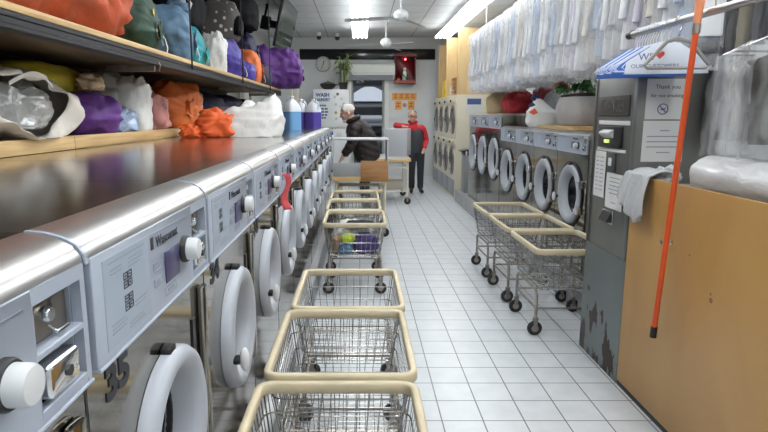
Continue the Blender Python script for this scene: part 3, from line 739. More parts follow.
heap('plastic_sack', 'tall white plastic sack hanging over the pine beam', 'bag', mwhite, (-1.55, 4.02, ZL - .0), .2, .26, .30, .46, 7.1, G2, wr=.22, sharp=True)
heap('cloth_bundle', 'pink cloth bundle between the white plastic sack and orange bag', 'bundle', cloth_mat('dusty_pink', (.52, .22, .20)), (-1.62, 4.48, ZL), .2, .3, .30, .34, 8.1, G2, wr=.25, sharp=True)
t = sack('laundry_bag', 'fat orange drawstring bag on the lower ledge with its knot facing out', 'laundry bag', mor, (-1.66, 5.15, ZL), -.35, .46, .62, .44, 9.9, G2, neck=.12)
heap('knot', '', '', mor, None, 0, .12, .17, .18, 3, wr=.5, parent=t).location = (.19, 0, .10)
heap('cloth_bundle', 'pale cloth with a blue edge sticking out beside the fat orange bag', 'bundle', mwhite, (-1.57, 5.62, ZL + .16), .2, .14, .18, .2, 2.1, G2, wr=.3, sharp=True)
heap('cloth_bundle', 'bright blue cloth poking out below the pale cloth', 'bundle', cloth_mat('bright_blue', (.03, .30, .55)), (-1.57, 5.66, ZL), .2, .12, .16, .16, 2.9, G2, wr=.3)
heap('laundry_bag', 'dark navy bag on the ledge behind the small orange cloth', 'laundry bag', mnavy, (-1.68, 6.2, ZL), 0, .55, .72, .42, 3.8, G2, wr=.14)
heap('laundry_bag', 'navy bag on the ledge behind the white plastic shopping bag', 'laundry bag', mnavy, (-1.68, 7.2, ZL), 0, .55, .95, .42, 4.8, G2, wr=.14)
heap('laundry_bag', 'black bag on the ledge beside the detergent jugs', 'laundry bag', mblack, (-1.68, 8.3, ZL), 0, .5, .8, .4, 1.8, G2, wr=.14)
t = thing('cloth_bundle', 'crumpled orange cloth bag lying on the washer tops', 'bundle', (-1.12, 4.62, 1.312), 0)
heap('cloth', '', '', cloth_mat('vivid_orange', (.80, .13, .025)), None, 0, .34, .34, .24, 2.2, wr=.35, sharp=True, parent=t)
heap('gathered_end', '', '', cloth_mat('vivid_orange_b', (.80, .13, .025)), None, 0, .18, .2, .12, 5.2, wr=.4, sharp=True, parent=t).location = (-.17, -.1, 0)
# white shopping bag on the tops
t = thing('shopping_bag', 'white plastic shopping bag slumped on the washer tops', 'bag', (-.86, 4.66, 1.312), .0)
def shop(u, v):
    a = 2 * PI * u; q = v
    x = .265 * math.copysign(abs(math.cos(a)) ** .75, math.cos(a)) * (1 - .18 * q * q) * (.88 + .5 * q * (1 - q)); y = .17 * math.copysign(abs(math.sin(a)) ** .8, math.sin(a)) * (1 - .5 * q * q)
    hgt = .24 + .09 * max(0, math.cos(a)) ** 2 * (1 if math.cos(a) > 0 else 0) - .05 * max(0, -math.cos(a))
    z = q * hgt
    p = Vector((x, y, z)); n = nz(p, 7, 3) * .06 * (.3 + q) + (abs(nz(p, 12, 6)) - .2) * .075
    return (p.x * (1 + n * 1.5) - .06 * q * q * (1 if x < 0 else 0), p.y * (1 + n * 2), max(0, p.z + n * .5))
mb = MB().grid(shop, 64, 18, closed_u=True); mb.f.append(tuple(range(63, -1, -1)))
def shtop(u, v):
    a = 2 * PI * u; x, y, z = shop(u, 1.0); k = 1 - v
    n = (abs(nz((x * k, y * k, 1), 11, 2)) - .2) * .10
    return (x * k, y * k, z * k + .235 * (1 - k) + n * math.sin(PI * v))
mb.grid(shtop, 64, 8, closed_u=True)
mb.build('bag_body', pbr('white_shopper', (.80, .79, .76), .45, bump=.5, bscale=12), t, ang=80)
# detergent jugs
def jug(label, col, loc, rz):
    t = thing('detergent_jug', label, 'jug', loc, rz, 'detergent jugs on the washer tops')
    sec = lambda w, r, z: [(x, y, z) for x, y in rrect(w, w * .86, r, 5)]
    lo = [(.176, .03, 0), (.186, .035, .012), (.186, .035, .205)]; hi = [(.186, .035, .206), (.184, .036, .235), (.16, .04, .275), (.11, .04, .315), (.06, .025, .34), (.046, .0195, .345), (.046, .0195, .352)]
    for nm, rows, mt in (('liquid_level', lo, col), ('bottle', hi, M_JUG)):
        vs = [p for (w, r, z) in rows for p in sec(w, r, z)]; n = 24
        mb = MB().add(vs, [(i * n + j, i * n + (j + 1) % n, (i + 1) * n + (j + 1) % n, (i + 1) * n + j) for i in range(len(rows) - 1) for j in range(n)] + [tuple(range(n)), tuple((len(rows) - 1) * n + j for j in range(n))])
        mb.build(nm, mt, t, ang=50)
    MB().lathe([(0, .352), (.027, .352), (.028, .374), (.024, .378), (0, .378)], (0, 0, 0), 'z', 20).build('cap', M['whiteplastic'], t)
    MB().tube([(.025, 0, .335), (.06, 0, .345), (.095, 0, .31), (.096, 0, .26), (.085, 0, .225)], .013, 10).build('handle', M_JUG, t)
    return t
M_JUG = pbr('milky_plastic', (.72, .75, .80), .3)
jug('jug of pale blue detergent on the washer tops', pbr('blue_liquid', (.16, .36, .62), .25), (-.765, 6.6, 1.311), 2.3)
jug('purple detergent jug standing closest to the aisle edge', pbr('violet_liquid', (.10, .07, .36), .25), (-.625, 7.82, 1.311), -.6)
jug('purple detergent jug half hidden behind the pale blue one', pbr('violet_liquid_b', (.10, .07, .36), .25), (-.80, 7.95, 1.311), -.6)
# shelving past the hanging shelf, with white sacks
ms = thing('storage_rack', 'pale storage rack with white bags beyond the purple bag', 'rack', (-1.5, 9.95, 0), 0)
for z in (.4, 1.2, 2.02): MB().box(-.45, .42, -.5, .5, z, z + .03).build('shelf_board', M['white'], ms, bevel=.003)
for x in (-.43, .40):
    for y in (-.48, .48): MB().box(x - .02, x + .02, y - .02, y + .02, 0, 2.019).build('post', M['beige'], ms)
heap('laundry_bag', 'cream cloth bag on top of the pale storage rack', 'laundry bag', pbr('cream_cloth', (.60, .56, .46), .7, bump=.3), (-1.18, 9.8, 2.052), 0, .40, .42, .44, 3.9, 'bags on the pale storage rack', wr=.14)
heap('laundry_bag', 'grey cloth bag with dark tags on the pale storage rack', 'laundry bag', pbr('grey_cloth', (.30, .31, .27), .7, bump=.3), (-1.14, 10.28, 2.052), 0, .34, .34, .42, 5.9, 'bags on the pale storage rack', wr=.14)
heap('plastic_sack', 'white plastic sack on the middle board of the pale rack', 'bag', mwhite, (-1.28, 10.08, 1.232), 0, .36, .46, .5, 6.9, 'bags on the pale storage rack', wr=.2, sharp=True)
bx = thing('carton', 'yellow and white detergent carton on the pale rack', 'carton', (-1.22, 9.6, 1.232), 0)
heap_o = MB().box(-.12, .12, -.03, .09, 0, .3).build('carton_body', pbr('carton_yellow', (.62, .42, .08), .5), bx, bevel=.006)
MB().box(.1205, .1215, -.02, .08, .08, .22).build('carton_label', M['paper'], bx)
heap_o = None
# wall television
tv = thing('wall_television', 'flat television hung high on a bracket over the bag shelf', 'television', (-1.13, 9.42, 2.82), .0)
tv.rotation_euler = (0, .22, -.04)
MB().box(-.05, -.004, -.66, .66, -.36, .36).build('casing', M['black'], tv, bevel=.01)
mscr = pbr('tv_screen', (.02, .025, .022), .06, emit=((.45, .55, .48), .05)); MB().box(-.004, .0, -.63, .63, -.32, .34).build('screen', mscr, tv)
MB().box(-.30, -.05, -.08, .08, -.05, .05).box(-.42, -.28, -.04, .04, -.1, .1).build('mount', M['darkmetal'], tv)
MB().tube([(-.38, 0, .05), (-.38, 0, .26), (-.46, 0, .4)], .02).build('mount_arm', M['darkmetal'], tv)
# ------------------------------------------------------------------ ceiling: lights, fans, cameras
def light(label, x, y0, y1, z=3.0):
    t = thing('ceiling_light', label, 'ceiling light', (x, (y0 + y1) / 2, z), 0, 'fluorescent ceiling lights')
    L = y1 - y0
    MB().prism([(-.115, .045), (-.10, .06), (-.05, .07), (.05, .07), (.10, .06), (.115, .045), (.115, .036), (-.115, .036)], -L / 2, L / 2).build('housing', M['fixture'], t)
    for s in (-1, 1): MB().tube([(0, s * L * .36, .07), (0, s * L * .36, ZC - z - .001)], .008).build('hanger_rod', M['fixture'], t)
    for k in range(4):
        x = -.12 + .08 * k
        MB().tube([(x, -L / 2 + .03, .012), (x, L / 2 - .03, .012)], .022, 10).build('tube', M['tube'], t)
        for s in (-1, 1): MB().box(x - .02, x + .02, s * (L / 2 - .014) - .014, s * (L / 2 - .014) + .014, -.012, .0355).build('lamp_holder', M['fixture'], t)
    return t
for k in range(6):
    y1 = 12.05 - 2.4 * k
    light(f'suspended tube light over the aisle, {ORD[k]} counted from the back wall', 0, y1 - 2.34, y1)
    light(f'suspended tube light over the plastic-covered shirts, {ORD[k]} counted from the back wall', 1.645, y1 - 2.34, y1)
def fan(label, x, y, z, rot):
    t = thing('ceiling_fan', label, 'ceiling fan', (x, y, z), 0, 'white ceiling fans')
    MB().lathe([(0, -.07), (.05, -.065), (.09, -.03), (.10, .02), (.08, .06), (.03, .09), (0, .09)], (0, 0, 0), 'z', 24).build('motor', M['whiteplastic'], t)
    MB().lathe([(.013, .08), (.013, ZC - z - .05), (.05, ZC - z - .04), (.06, ZC - z - .001)], (0, 0, 0), 'z', 16).build('rod', M['whiteplastic'], t)
    for k in range(3):
        a = rot + k * 2 * PI / 3; ca, sa = math.cos(a), math.sin(a)
        b = MB()
        def bl(u, v, h):
            r = .09 + .64 * u; w = (.028 + .028 * min(1, u * 3)) * (1 if u < .94 else .7); q = (v - .5) * 2 * w
            return (r * ca - q * sa, r * sa + q * ca, h - .02 + .20 * q - .03 * u)
        b.grid(lambda u, v: bl(u, v, .004), 12, 3).grid(lambda u, v: bl(u, v, -.004), 12, 3)
        b.build('blade', M['whiteplastic'], t)
    return t
fan('white ceiling fan on a rod, farther down the room from the back wall', .53, 7.85, 2.74, PI)
fan('white ceiling fan on a rod just in front of the back wall', .47, 10.9, 2.76, PI + .12)
for x, y, lab in ((-.86, 12.6, 'small white camera dome on the ceiling above the clock'), (-.48, 12.7, 'small dark camera on the ceiling above the bamboo plant')):
    t = thing('ceiling_camera', lab, 'camera', (x, y, ZC - .1))
    MB().lathe([(0, -.05), (.03, -.045), (.05, -.01), (.05, .02), (.03, .03)], (0, 0, 0), 'z', 18).build('dome', M['black'], t)
    MB().lathe([(.03, .028), (.045, .05), (.045, .099)], (0, 0, 0), 'z', 18).build('base', M['whiteplastic'], t)

# ------------------------------------------------------------------ back wall things
t = thing('wall_clock', 'round pale wall clock above the white cabinet', 'clock', (-.825, YB - .001, 2.60))
MB().lathe([(.17, .0), (.172, -.03), (.155, -.04), (.148, -.02)][::-1], (0, 0, 0), 'y', 40, close=False).build('rim', pbr('clock_rim', (.40, .40, .36), .4), t)
MB().lathe([(0, -.02), (.15, -.02), (.165, -.002), (0, -.002)], (0, 0, 0), 'y', 40).build('dial', pbr('clock_dial', (.62, .63, .58), .5), t)
for a, l, w in ((.25, .08, .009), (3.55, .11, .006)):
    MB().box(-w, w, -.026, -.023, -.01, l).build('hand', M['ink'], t); C.objects[-1].rotation_euler = (0, a, 0)
mk = MB()
for k in range(12):
    a = k * PI / 6; mk.box(.125 * math.sin(a) - .006, .125 * math.sin(a) + .006, -.0225, -.0205, .125 * math.cos(a) - .008, .125 * math.cos(a) + .008)
mk.build('hour_markings_print', M['ink'], t)
# white cabinet with lettering
cab = thing('wall_cabinet', 'tall white cabinet with dark blue lettering and stickers beside the glazed door', 'cabinet', (-.60, 12.95, 0))
MB().box(-.41, .37, -.25, .42, 0, 2.02).build('carcass', M['whiteplastic'], cab, bevel=.01)
dp = MB().box(-.405, .365, -.275, -.2505, 1.22, 2.015).build('door', pbr('cab_white', (.72, .74, .74), .35), cab, bevel=.006)
lp = MB().box(-.405, .365, -.275, -.2505, .06, 1.17).build('door', M['whiteplastic'], cab, bevel=.006)
text_mesh('lettering', 'WASH', .10, M['blueink'], dp, FNY(-.20, -.276, 1.90), bold=.006); text_mesh('lettering', 'LAUNDRY', .085, M['blueink'], dp, FNY(-.20, -.276, 1.80), squeeze=.8, bold=.005)
ln = MB()
for z, w in ((1.68, .07), (1.61, .11), (1.545, .12), (1.48, .10), (1.42, .07)):
    for q in range(3): ln.box(-.2 - w + q * w * .7, -.2 - w + q * w * .7 + w * .55, -.277, -.2755, z - .018, z + .018)
ln.build('small_lettering', M['blueink'], dp, smooth=False)
for k, (x, z, c) in enumerate(((.12, 1.92, (.1, .1, .12)), (.06, 1.86, (.5, .53, .55)), (.2, 1.82, (.5, .53, .55)), (.08, 1.70, (.5, .53, .55)), (.18, 1.66, (.5, .55, .6)), (.25, 1.71, (.45, .5, .55)), (.08, 1.53, (.45, .28, .06)), (.09, 1.40, (.5, .53, .58)), (.2, 1.45, (.48, .5, .55)))):
    MB().lathe([(0, -.279), (.034, -.279), (.034, -.2752)], (x, 0, z), 'y', 7).build('sticker', pbr('sticker_%d' % k, c, .5), dp)
dots = MB()
for k in range(12): dots.box(-.36 + k * .06, -.345 + k * .06, -.257, -.2502, 1.185, 1.202)
dots.build('vent_dot', M['black'], cab, smooth=False)
MB().box(-.25, .02, -.278, -.2752, 1.02, 1.13).build('notice', pbr('notice_blue', (.12, .2, .42), .5), lp); MB().box(.08, .2, -.278, -.2752, 1.03, 1.11).build('notice', M['paper'], lp)
MB().tube([(-.39, -.276, .6), (-.39, -.31, .62), (-.39, -.31, .95), (-.39, -.276, .97)], .009).build('handle', M['chrome'], lp)
t = thing('wok', 'black metal pan standing on the white cabinet', 'pan', (-.70, 12.95, 2.021))
MB().lathe([(0, 0), (.08, .004), (.15, .06), (.18, .12), (.175, .12), (.14, .065), (.07, .012), (0, .01)], (0, 0, 0), 'z', 28, close=False).build('bowl', M['black'], t)
MB().lathe([(0, .2), (.015, .2), (.02, .18), (.12, .15), (.182, .121)], (0, 0, 0), 'z', 28, close=False).build('lid', M['dullsteel'], t)
MB().tube([(.17, 0, .1), (.25, 0, .12), (.25, .05, .12), (.17, .05, .1)], .01).build('handle', M['black'], t)
# potted bamboo on the cabinet
t = thing('potted_bamboo', 'potted lucky bamboo with yellow-green leaves on the white cabinet', 'plant', (-.36, 12.85, 2.021))
MB().lathe([(0, 0), (.06, 0), (.075, .1), (.085, .12), (.075, .12), (.065, .08), (0, .08)], (0, 0, 0), 'z', 20).build('pot', M['black'], t)
mleaf = pbr('bamboo_leaf', (.16, .24, .03), .5, var=.3, vscale=12); rnd = random.Random(3)
def leaf(mb, p, d, l, w, droop):
    d = Vector(d).normalized(); s = d.cross(Vector((0, 0, 1)));
    s = s.normalized() if s.length > .01 else Vector((1, 0, 0))
    up = s.cross(d)
    vs = []
    for i in range(6):
        q = i / 5; c = Vector(p) + d * l * q + Vector((0, 0, -droop * q * q * l)); ww = w * math.sin(PI * (q * .92 + .06))
        vs += [c + s * ww + up * .004, c - s * ww + up * .004]
    mb.add(vs, [(2 * i, 2 * i + 1, 2 * i + 3, 2 * i + 2) for i in range(5)])
st = MB(); lf = MB()
for k in range(7):
    a = rnd.random() * 6.28; h = rnd.uniform(.28, .62); x, y = .035 * math.cos(a), .035 * math.sin(a); tx, ty = x * 2.6, y * 2.6
    st.tube([(x, y, .08), (x * 1.4, y * 1.4, h * .5), (tx, ty, h)], .008, 6)
    for q in range(11):
        f = rnd.uniform(.45, 1.0); b_ = rnd.random() * 6.28
        leaf(lf, (x + (tx - x) * f, y + (ty - y) * f, .08 + (h - .08) * f), (math.cos(b_), math.sin(b_), rnd.uniform(.1, 1.0)), rnd.uniform(.12, .22), .014, rnd.uniform(.2, .8))
st.build('stem', pbr('bamboo_stem', (.20, .30, .06), .45), t, weld=False); lf.build('leaves', mleaf, t, weld=False)
t.scale = (1.3, 1.3, 1.25)
# air conditioner
t = thing('air_conditioner', 'long white air conditioner mounted above the glazed door', 'air conditioner', (.24, YB - .03, 2.42))
MB().prism([(0, .19), (-.18, .19), (-.22, .15), (-.22, -.06), (-.15, -.15), (0, -.17)], -.53, .53, 'x').build('casing', pbr('ac_white', (.70, .72, .68), .4), t, ang=25)
MB().prism([(-.222, -.07), (-.153, -.152), (-.15, -.145), (-.216, -.066)], -.49, .49, 'x').build('air_flap', M['grey'], t)
MB().box(-.5, .5, -.2215, -.22, -.03, -.022).build('seam', M['grey'], t)
# red shrine
t = thing('wall_shrine', 'dark red wooden wall shrine holding a small statue and a red lamp', 'shrine', (1.0, YB - .001, 2.17))
mred = pbr('shrine_red', (.14, .012, .016), .4)
s_ = MB()
for b_ in ((-.235, -.21, 0, .58), (.21, .235, 0, .58), (-.21, .21, -.0, .03)): s_.box(b_[0], b_[1], -.24, -.02, b_[2], b_[3])
s_.box(-.235, .235, -.02, 0, 0, .58); s_.prism([(-.26, .58), (.26, .58), (.23, .63), (.1, .66), (-.1, .66), (-.23, .63)], -.26, 0)
s_.build('shrine_case', mred, t, bevel=.004)
MB().box(-.235, .235, -.25, -.24, 0, .07).build('front_sill', pbr('shrine_trim', (.22, .03, .02), .4), t)
MB().ball((.0, -.2, .52), (.02, .02, .02)).build('lamp_bulb', pbr('red_bulb', (1, .1, .1), .3, emit=((1., .08, .12), 14.)), t)
g_ = MB().lathe([(0, 0), (.055, 0), (.06, .05), (.045, .16), (.05, .2), (.03, .24), (.012, .25)], (0, 0, 0), 'z', 16, close=False).ball((0, 0, .285), (.034, .034, .042))
fg = thing('statue', 'little white and green robed statue inside the red shrine', 'statue', (.995, YB - .14, 2.2005))
fg_b = g_.build('robed_body', pbr('statue_white', (.62, .64, .56), .5), fg)
MB().tube([(-.05, -.03, .17), (.0, -.065, .12), (.06, -.03, .04)], .016, 8).build('sash', pbr('statue_green', (.05, .18, .08), .5), fg)
t = heap('offering_fruit', 'small orange offering beside the statue in the shrine', 'offering', pbr('offering', (.55, .12, .05), .5), (.86, YB - .13, 2.2005), 0, .09, .09, .12, 2, wr=.1)
# festive paper signs
mgold = pbr('gold_paper', (.70, .36, .08), .5); mrp = pbr('festive_red', (.50, .05, .03), .5)
def sign(label, cat, x, z, w, h, marks):
    t = thing('paper_sign', label, cat, (x, YB - .002, z), 0, 'red and gold paper signs')
    MB().box(-w / 2, w / 2, -.004, 0, -h / 2, h / 2).build('sheet', mgold, t, smooth=False)
    q = MB()
    for (a, b_, c, d_) in marks: q.box(a, b_, -.006, -.0041, c, d_)
    q.build('print_markings', mrp, t, smooth=False)
bm_ = []
for k in range(4):
    x = -.195 + .13 * k
    bm_ += [(x - .045, x + .045, .03, .045), (x - .008, x + .008, -.055, .06), (x - .045, x + .045, -.02, -.008), (x - .04, x - .028, -.055, .0), (x + .028, x + .04, -.055, .0)]
sign('wide gold paper banner with red characters under the shrine', 'sign', 1.0, 1.89, .56, .165, bm_)
sq = [(-.05, .05, .03, .045), (-.01, .01, -.05, .06), (-.05, .05, -.035, -.02), (-.05, -.035, -.07, .0)]
sign('square gold paper sign below the banner, on the door side', 'sign', .87, 1.70, .15, .20, sq)
sign('square gold paper sign below the banner, on the dryer side', 'sign', 1.16, 1.70, .15, .20, sq)
t = tag(MB().lathe([(0, -.012), (.03, -.01), (.05, 0)], (1.01, YB - .003, 1.70), 'y', 8).build('hanging_paper_flower', pbr('pink_paper', (.62, .2, .25), .6)), 'small pink paper flower between the two square gold signs', 'decoration')

# ------------------------------------------------------------------ folding tables
mboxgrey = pbr('box_grey_laminate', (.36, .37, .385), .45)
def table(label, loc, w, d_, h, board):
    t = thing('folding_table', label, 'table', loc, 0, 'wheeled folding tables')
    MB().box(-w / 2 + .012, w / 2 - .012, .012, d_ - .012, h - .035, h).build('top', mboxgrey, t)
    e = MB().box(-w / 2, w / 2, 0, .0115, h - .05, h + .002).box(-w / 2, w / 2, d_ - .0115, d_, h - .05, h + .002).box(-w / 2, -w / 2 + .0115, .012, d_ - .012, h - .05, h + .002).box(w / 2 - .0115, w / 2, .012, d_ - .012, h - .05, h + .002)
    e.build('edging', M['maple'], t, bevel=.002)
    for sx in (-1, 1):
        for y in (.05, d_ - .05):
            x = sx * (w / 2 - .045)
            lg = MB().tube([(x, y, .13), (x, y, h - .051)], .017, 10).build('leg', M['beige'], t)
            c = MB().prism([(x - .016, .13), (x + .016, .13), (x + .014, .05), (x - .014, .05)], y - .024, y - .02).prism([(x - .016, .13), (x + .016, .13), (x + .014, .05), (x - .014, .05)], y + .02, y + .024).box(x - .02, x + .02, y - .024, y + .024, .122, .132)
            cs = c.build('caster', M['dullsteel'], lg, weld=False)
            MB().lathe([(0, -.015), (.045, -.015), (.056, -.01), (.056, .01), (.045, .015), (0, .015)], (x, y, .058), 'y', 20).build('wheel', M['rubber'], lg)
    for z in (h - .16, .22):
        f = MB()
        for y in ((.05, d_ - .05) if not board else (d_ - .05,)): f.tube([(-w / 2 + .045, y, z), (w / 2 - .045, y, z)], .011, 8)
        for sx in (-1, 1): f.tube([(sx * (w / 2 - .045), .05, z), (sx * (w / 2 - .045), d_ - .05, z)], .011, 8)
        f.build('rail_frame', M['beige'], t, weld=False)
    return t
ta = table('folding table with a thin-framed grey box and brown wooden board', (.008, 6.95, 0), .68, .66, .745, True)
tb = table('folding table with a tall grey box, beside the person with red sleeves', (.47, 9.58, 0), .74, 1.16, .77, False)
# open box frame on the first table
t = thing('open_display_box', 'open grey box with a thin pale frame on the folding table close to the carts', 'box', (.008, 6.955, .7485), 0)
w = .665; hb = .435
MB().box(-w / 2 + .002, w / 2 - .002, .0, .012, .0, .165).build('front_panel', mboxgrey, t, bevel=.002)
MB().box(-w / 2 + .002, w / 2 - .002, .0125, .62, .0, .012).build('bottom_board', mboxgrey, t)
mfr = pbr('frame_pale', (.52, .54, .56), .4)
for (a, b_) in ((-w / 2, -w / 2 + .016), (w / 2 - .016, w / 2)): MB().box(a, b_, 0, .014, .166, hb).build('frame_post', mfr, t)
MB().box(-w / 2, w / 2, -.002, .35, hb, hb + .022).build('top_board', mfr, t, bevel=.002)
MB().box(w / 2 - .012, w / 2, .0145, .62, .013, hb - .002).build('side_panel', mboxgrey, t)
t = thing('wooden_board', 'brown wooden board box standing on the front edge of the folding table', 'board', (.172, 6.945, .69), 0)
MB().box(-.165, .165, -.022, -.002, 0, .25).build('board_face', M['box_wood'], t, bevel=.002)
MB().box(-.165, .165, -.002, .0, .12, .25).build('board_back', M['maple'], t)
# box on the second table
t = thing('grey_box', 'tall grey laminate box with an open side on the table by the red-sleeved person', 'box', (.60, 10.17, .7725), -.22)
h = .455
g_ = MB().box(-.165, .22, 0, .012, 0, h).box(.208, .22, .0125, .498, 0, h).box(-.165, .22, .4985, .51, 0, h).box(-.165, .208, .0125, .498, 0, .012)
g_.box(-.165, -.153, .0125, .498, 0, .17).box(-.165, -.153, .38, .498, .17, h)
g_.build('box_body', pbr('box_grey_pale', (.42, .43, .45), .45), t, bevel=.0015)
MB().box(-.165, .22, 0, .51, h, h + .012).build('lid_board', mfr, t, bevel=.002)
# things on the lower rails
heap('cloth_bundle', 'white cloth lying by the wooden board on the folding table', 'cloth', mwhite, (.24, 7.05, .7475 + .012), 0, .10, .12, .10, 4.2, wr=.25)
t = tag(MB().box(-.16, .18, -.14, .14, .0, .15).build('plastic_crate', pbr('beige_crate', (.45, .40, .32), .5), bevel=.01), 'small beige crate under the second folding table', 'crate'); t.location = (.55, 9.9, .232)
for x in (.34, .55, .74): MB().box(-.014, .014, -.38, .38, -.006, .006).build('slat', M['beige'], tb).location = (x - .47, .5, .22)
# ------------------------------------------------------------------ people
def skinned(chains, sub=2):
    """chains: list of lists of (co, r); first point of first chain is the root; chains may start at an existing point"""
    vs = []; es = []; rs = []; idx = {}
    for ch in chains:
        prev = None
        for co, r in ch:
            k = tuple(round(c, 4) for c in co)
            if k not in idx: idx[k] = len(vs); vs.append(k); rs.append(r)
            i = idx[k]
            if prev is not None and prev != i: es.append((prev, i))
            prev = i
    me = bpy.data.meshes.new('s'); me.from_pydata(vs, es, [])
    o = bpy.data.objects.new('s', me); C.objects.link(o)
    m = o.modifiers.new('skin', 'SKIN'); m.use_smooth_shade = True
    for i, r in enumerate(rs):
        sv = me.skin_vertices[0].data[i]; sv.radius = r if isinstance(r, tuple) else (r, r); sv.use_root = (i == 0)
    s = o.modifiers.new('sub', 'SUBSURF'); s.levels = sub; s.render_levels = sub
    dg = bpy.context.evaluated_depsgraph_get()
    r = bpy.data.meshes.new_from_object(o.evaluated_get(dg))
    bpy.data.objects.remove(o); bpy.data.meshes.remove(me)
    bm = bmesh.new(); bm.from_mesh(r); bmesh.ops.recalc_face_normals(bm, faces=bm.faces); bm.to_mesh(r); bm.free()
    return r
def fuse(meshes, voxel, name, smooth_it=3, fn=None):
    bm = bmesh.new()
    for m in meshes: bm.from_mesh(m)
    me = bpy.data.meshes.new('f'); bm.to_mesh(me); bm.free()
    o = bpy.data.objects.new('f', me); C.objects.link(o)
    r = o.modifiers.new('r', 'REMESH'); r.mode = 'VOXEL'; r.voxel_size = voxel
    s = o.modifiers.new('s', 'SMOOTH'); s.factor = .5; s.iterations = smooth_it
    dg = bpy.context.evaluated_depsgraph_get()
    out = bpy.data.meshes.new_from_object(o.evaluated_get(dg)); out.name = name
    bpy.data.objects.remove(o); bpy.data.meshes.remove(me)
    bm = bmesh.new(); bm.from_mesh(out); seen = set(); best = []
    for v0 in bm.verts:
        if v0 in seen: continue
        st = [v0]; isl = []; seen.add(v0)
        while st:
            v = st.pop(); isl.append(v)
            for e in v.link_edges:
                q = e.other_vert(v)
                if q not in seen: seen.add(q); st.append(q)
        if len(isl) > len(best): best = isl
    keep = set(best); bmesh.ops.delete(bm, geom=[v for v in bm.verts if v not in keep], context='VERTS'); bm.to_mesh(out); bm.free()
    if fn:
        for v in out.vertices: v.co = fn(v.co.copy())
    for p in out.polygons: p.use_smooth = True
    return out
def head_meshes(c, yaw, pitch=0., s=1.0):
    """head facing -y before yaw; c = centre between the ears"""
    mb = MB()
    mb.ball((0, .008, .035), (.076, .096, .088), 24, 16)      # skull
    mb.ball((0, -.028, -.035), (.060, .066, .082), 20, 12)    # face and jaw
    mb.ball((0, -.070, -.088), (.026, .022, .022), 12, 8)     # chin
    mb.ball((0, -.103, -.020), (.011, .020, .017), 12, 8); mb.ball((0, -.096, .005), (.010, .012, .026), 10, 8)   # nose
    for sx in (-1, 1):
        mb.ball((sx * .078, .012, -.012), (.012, .022, .034), 12, 8)   # ear
        mb.ball((sx * .034, -.078, .028), (.024, .014, .010), 10, 6)   # brow
        mb.ball((sx * .042, -.066, -.022), (.022, .02, .02), 10, 6)    # cheek
    mb.ball((0, -.090, -.058), (.024, .010, .006), 10, 6); mb.ball((0, -.088, -.068), (.020, .010, .006), 10, 6)   # lips
    me = mb.mesh('h', weld=False)
    X = Matrix.Translation(c) @ Matrix.Rotation(yaw, 4, 'Z') @ Matrix.Rotation(pitch, 4, 'X') @ Matrix.Scale(s, 4)
    me.transform(X)
    return me, X
def hand_chain(w, d, side, curl=.25, s=1.0, up=(0, 0, 1)):
    """wrist point w, direction d, side = direction of the thumb; returns chains for palm, four fingers, thumb"""
    w = Vector(w); d = Vector(d).normalized(); side = Vector(side); side = (side - d * side.dot(d)).normalized(); n = d.cross(side)
    out = []
    palm = w + d * .055 * s
    out.append([(w - d * .02 * s, .034 * s), (w, .034 * s), (w + d * .03 * s, (.036 * s, .02 * s)), (w + d * .085 * s, (.036 * s, .017 * s))])
    for k, (o, l) in enumerate(((.030, .070), (.010, .080), (-.011, .075), (-.031, .058))):
        b = w + d * .075 * s + side * o * s
        p1 = b + d * l * .45 * s; p2 = p1 + (d * math.cos(curl) - n * math.sin(curl)) * l * .32 * s; p3 = p2 + (d * math.cos(2 * curl) - n * math.sin(2 * curl)) * l * .26 * s
        out.append([(b, .0135 * s), (p1, .0125 * s), (p2, .0118 * s), (p3, .0105 * s)])
    b = w + d * .03 * s + side * .026 * s
    out.append([(b, .013 * s), (b + (d * .6 + side * .8) * .03 * s, .0115 * s), (b + (d * .85 + side * .55) * .058 * s, .0095 * s)])
    return out
mskin = pbr('skin', (.52, .29, .20), .55, var=.08, vscale=20)
mskin2 = pbr('skin_pale', (.55, .33, .25), .55, var=.08, vscale=20)
def eyes_and_mouth(X, par, colour_lip, off=Vector((0, 0, 0))):
    e = MB()
    for sx in (-1, 1): e.ball((sx * .032, -.0865, .006), (.013, .006, .006), 10, 6)
    me = e.mesh('eyes', weld=False); me.transform(X); o = link('eyes', me, pbr('eye_dark', (.05, .04, .035), .3), par)
    m = MB().ball((0, -.0985, -.063), (.020, .004, .0035), 10, 6).mesh('mouth'); m.transform(X); link('mouth', m, colour_lip, par)
mlip = pbr('lips', (.34, .12, .10), .5)
def V(*a): return Vector(a)
# --- man in a brown puffer jacket, bending to the photo's left (faces -x)
P0 = V(.0, 8.25, 0)
m1 = thing('person', 'white-haired person in a dark brown puffer jacket bending forward beside the folding table', 'person', P0)
pel = V(.10, 0, .90); ch = V(-.02, 0, 1.24); nk = V(-.105, 0, 1.385); hc = V(-.175, 0, 1.505)
legs = []
for s in (-1, 1):
    hip = V(.10, .09 * s, .86); kn = V(.06, .10 * s, .47); an = V(.10, .105 * s, .085)
    legs += [[(pel, .14), (hip, .085), (kn, .056), (an, .038)], [(an, .038), (V(.06, .11 * s, .045), .038), (V(-.09, .125 * s, .035), .03)]]
arms = []; A1 = {}
for s in (-1, 1):
    sh_ = V(-.06, .175 * s, 1.325); el = V(-.11, .215 * s, 1.07); wr = V(-.245, .16 * s, .89)
    arms += [[(ch, .10), (sh_, .058), (el, .044), (wr, .028)]]; A1[s] = (sh_, el, wr)
torso = [(pel, (.14, .15)), (V(.06, 0, 1.06), (.12, .13)), (ch, (.10, .12)), (nk, .062), (nk + (hc - nk) * .9 + V(.02, 0, 0), .06)]
body = [skinned([c]) for c in [torso] + legs + arms]
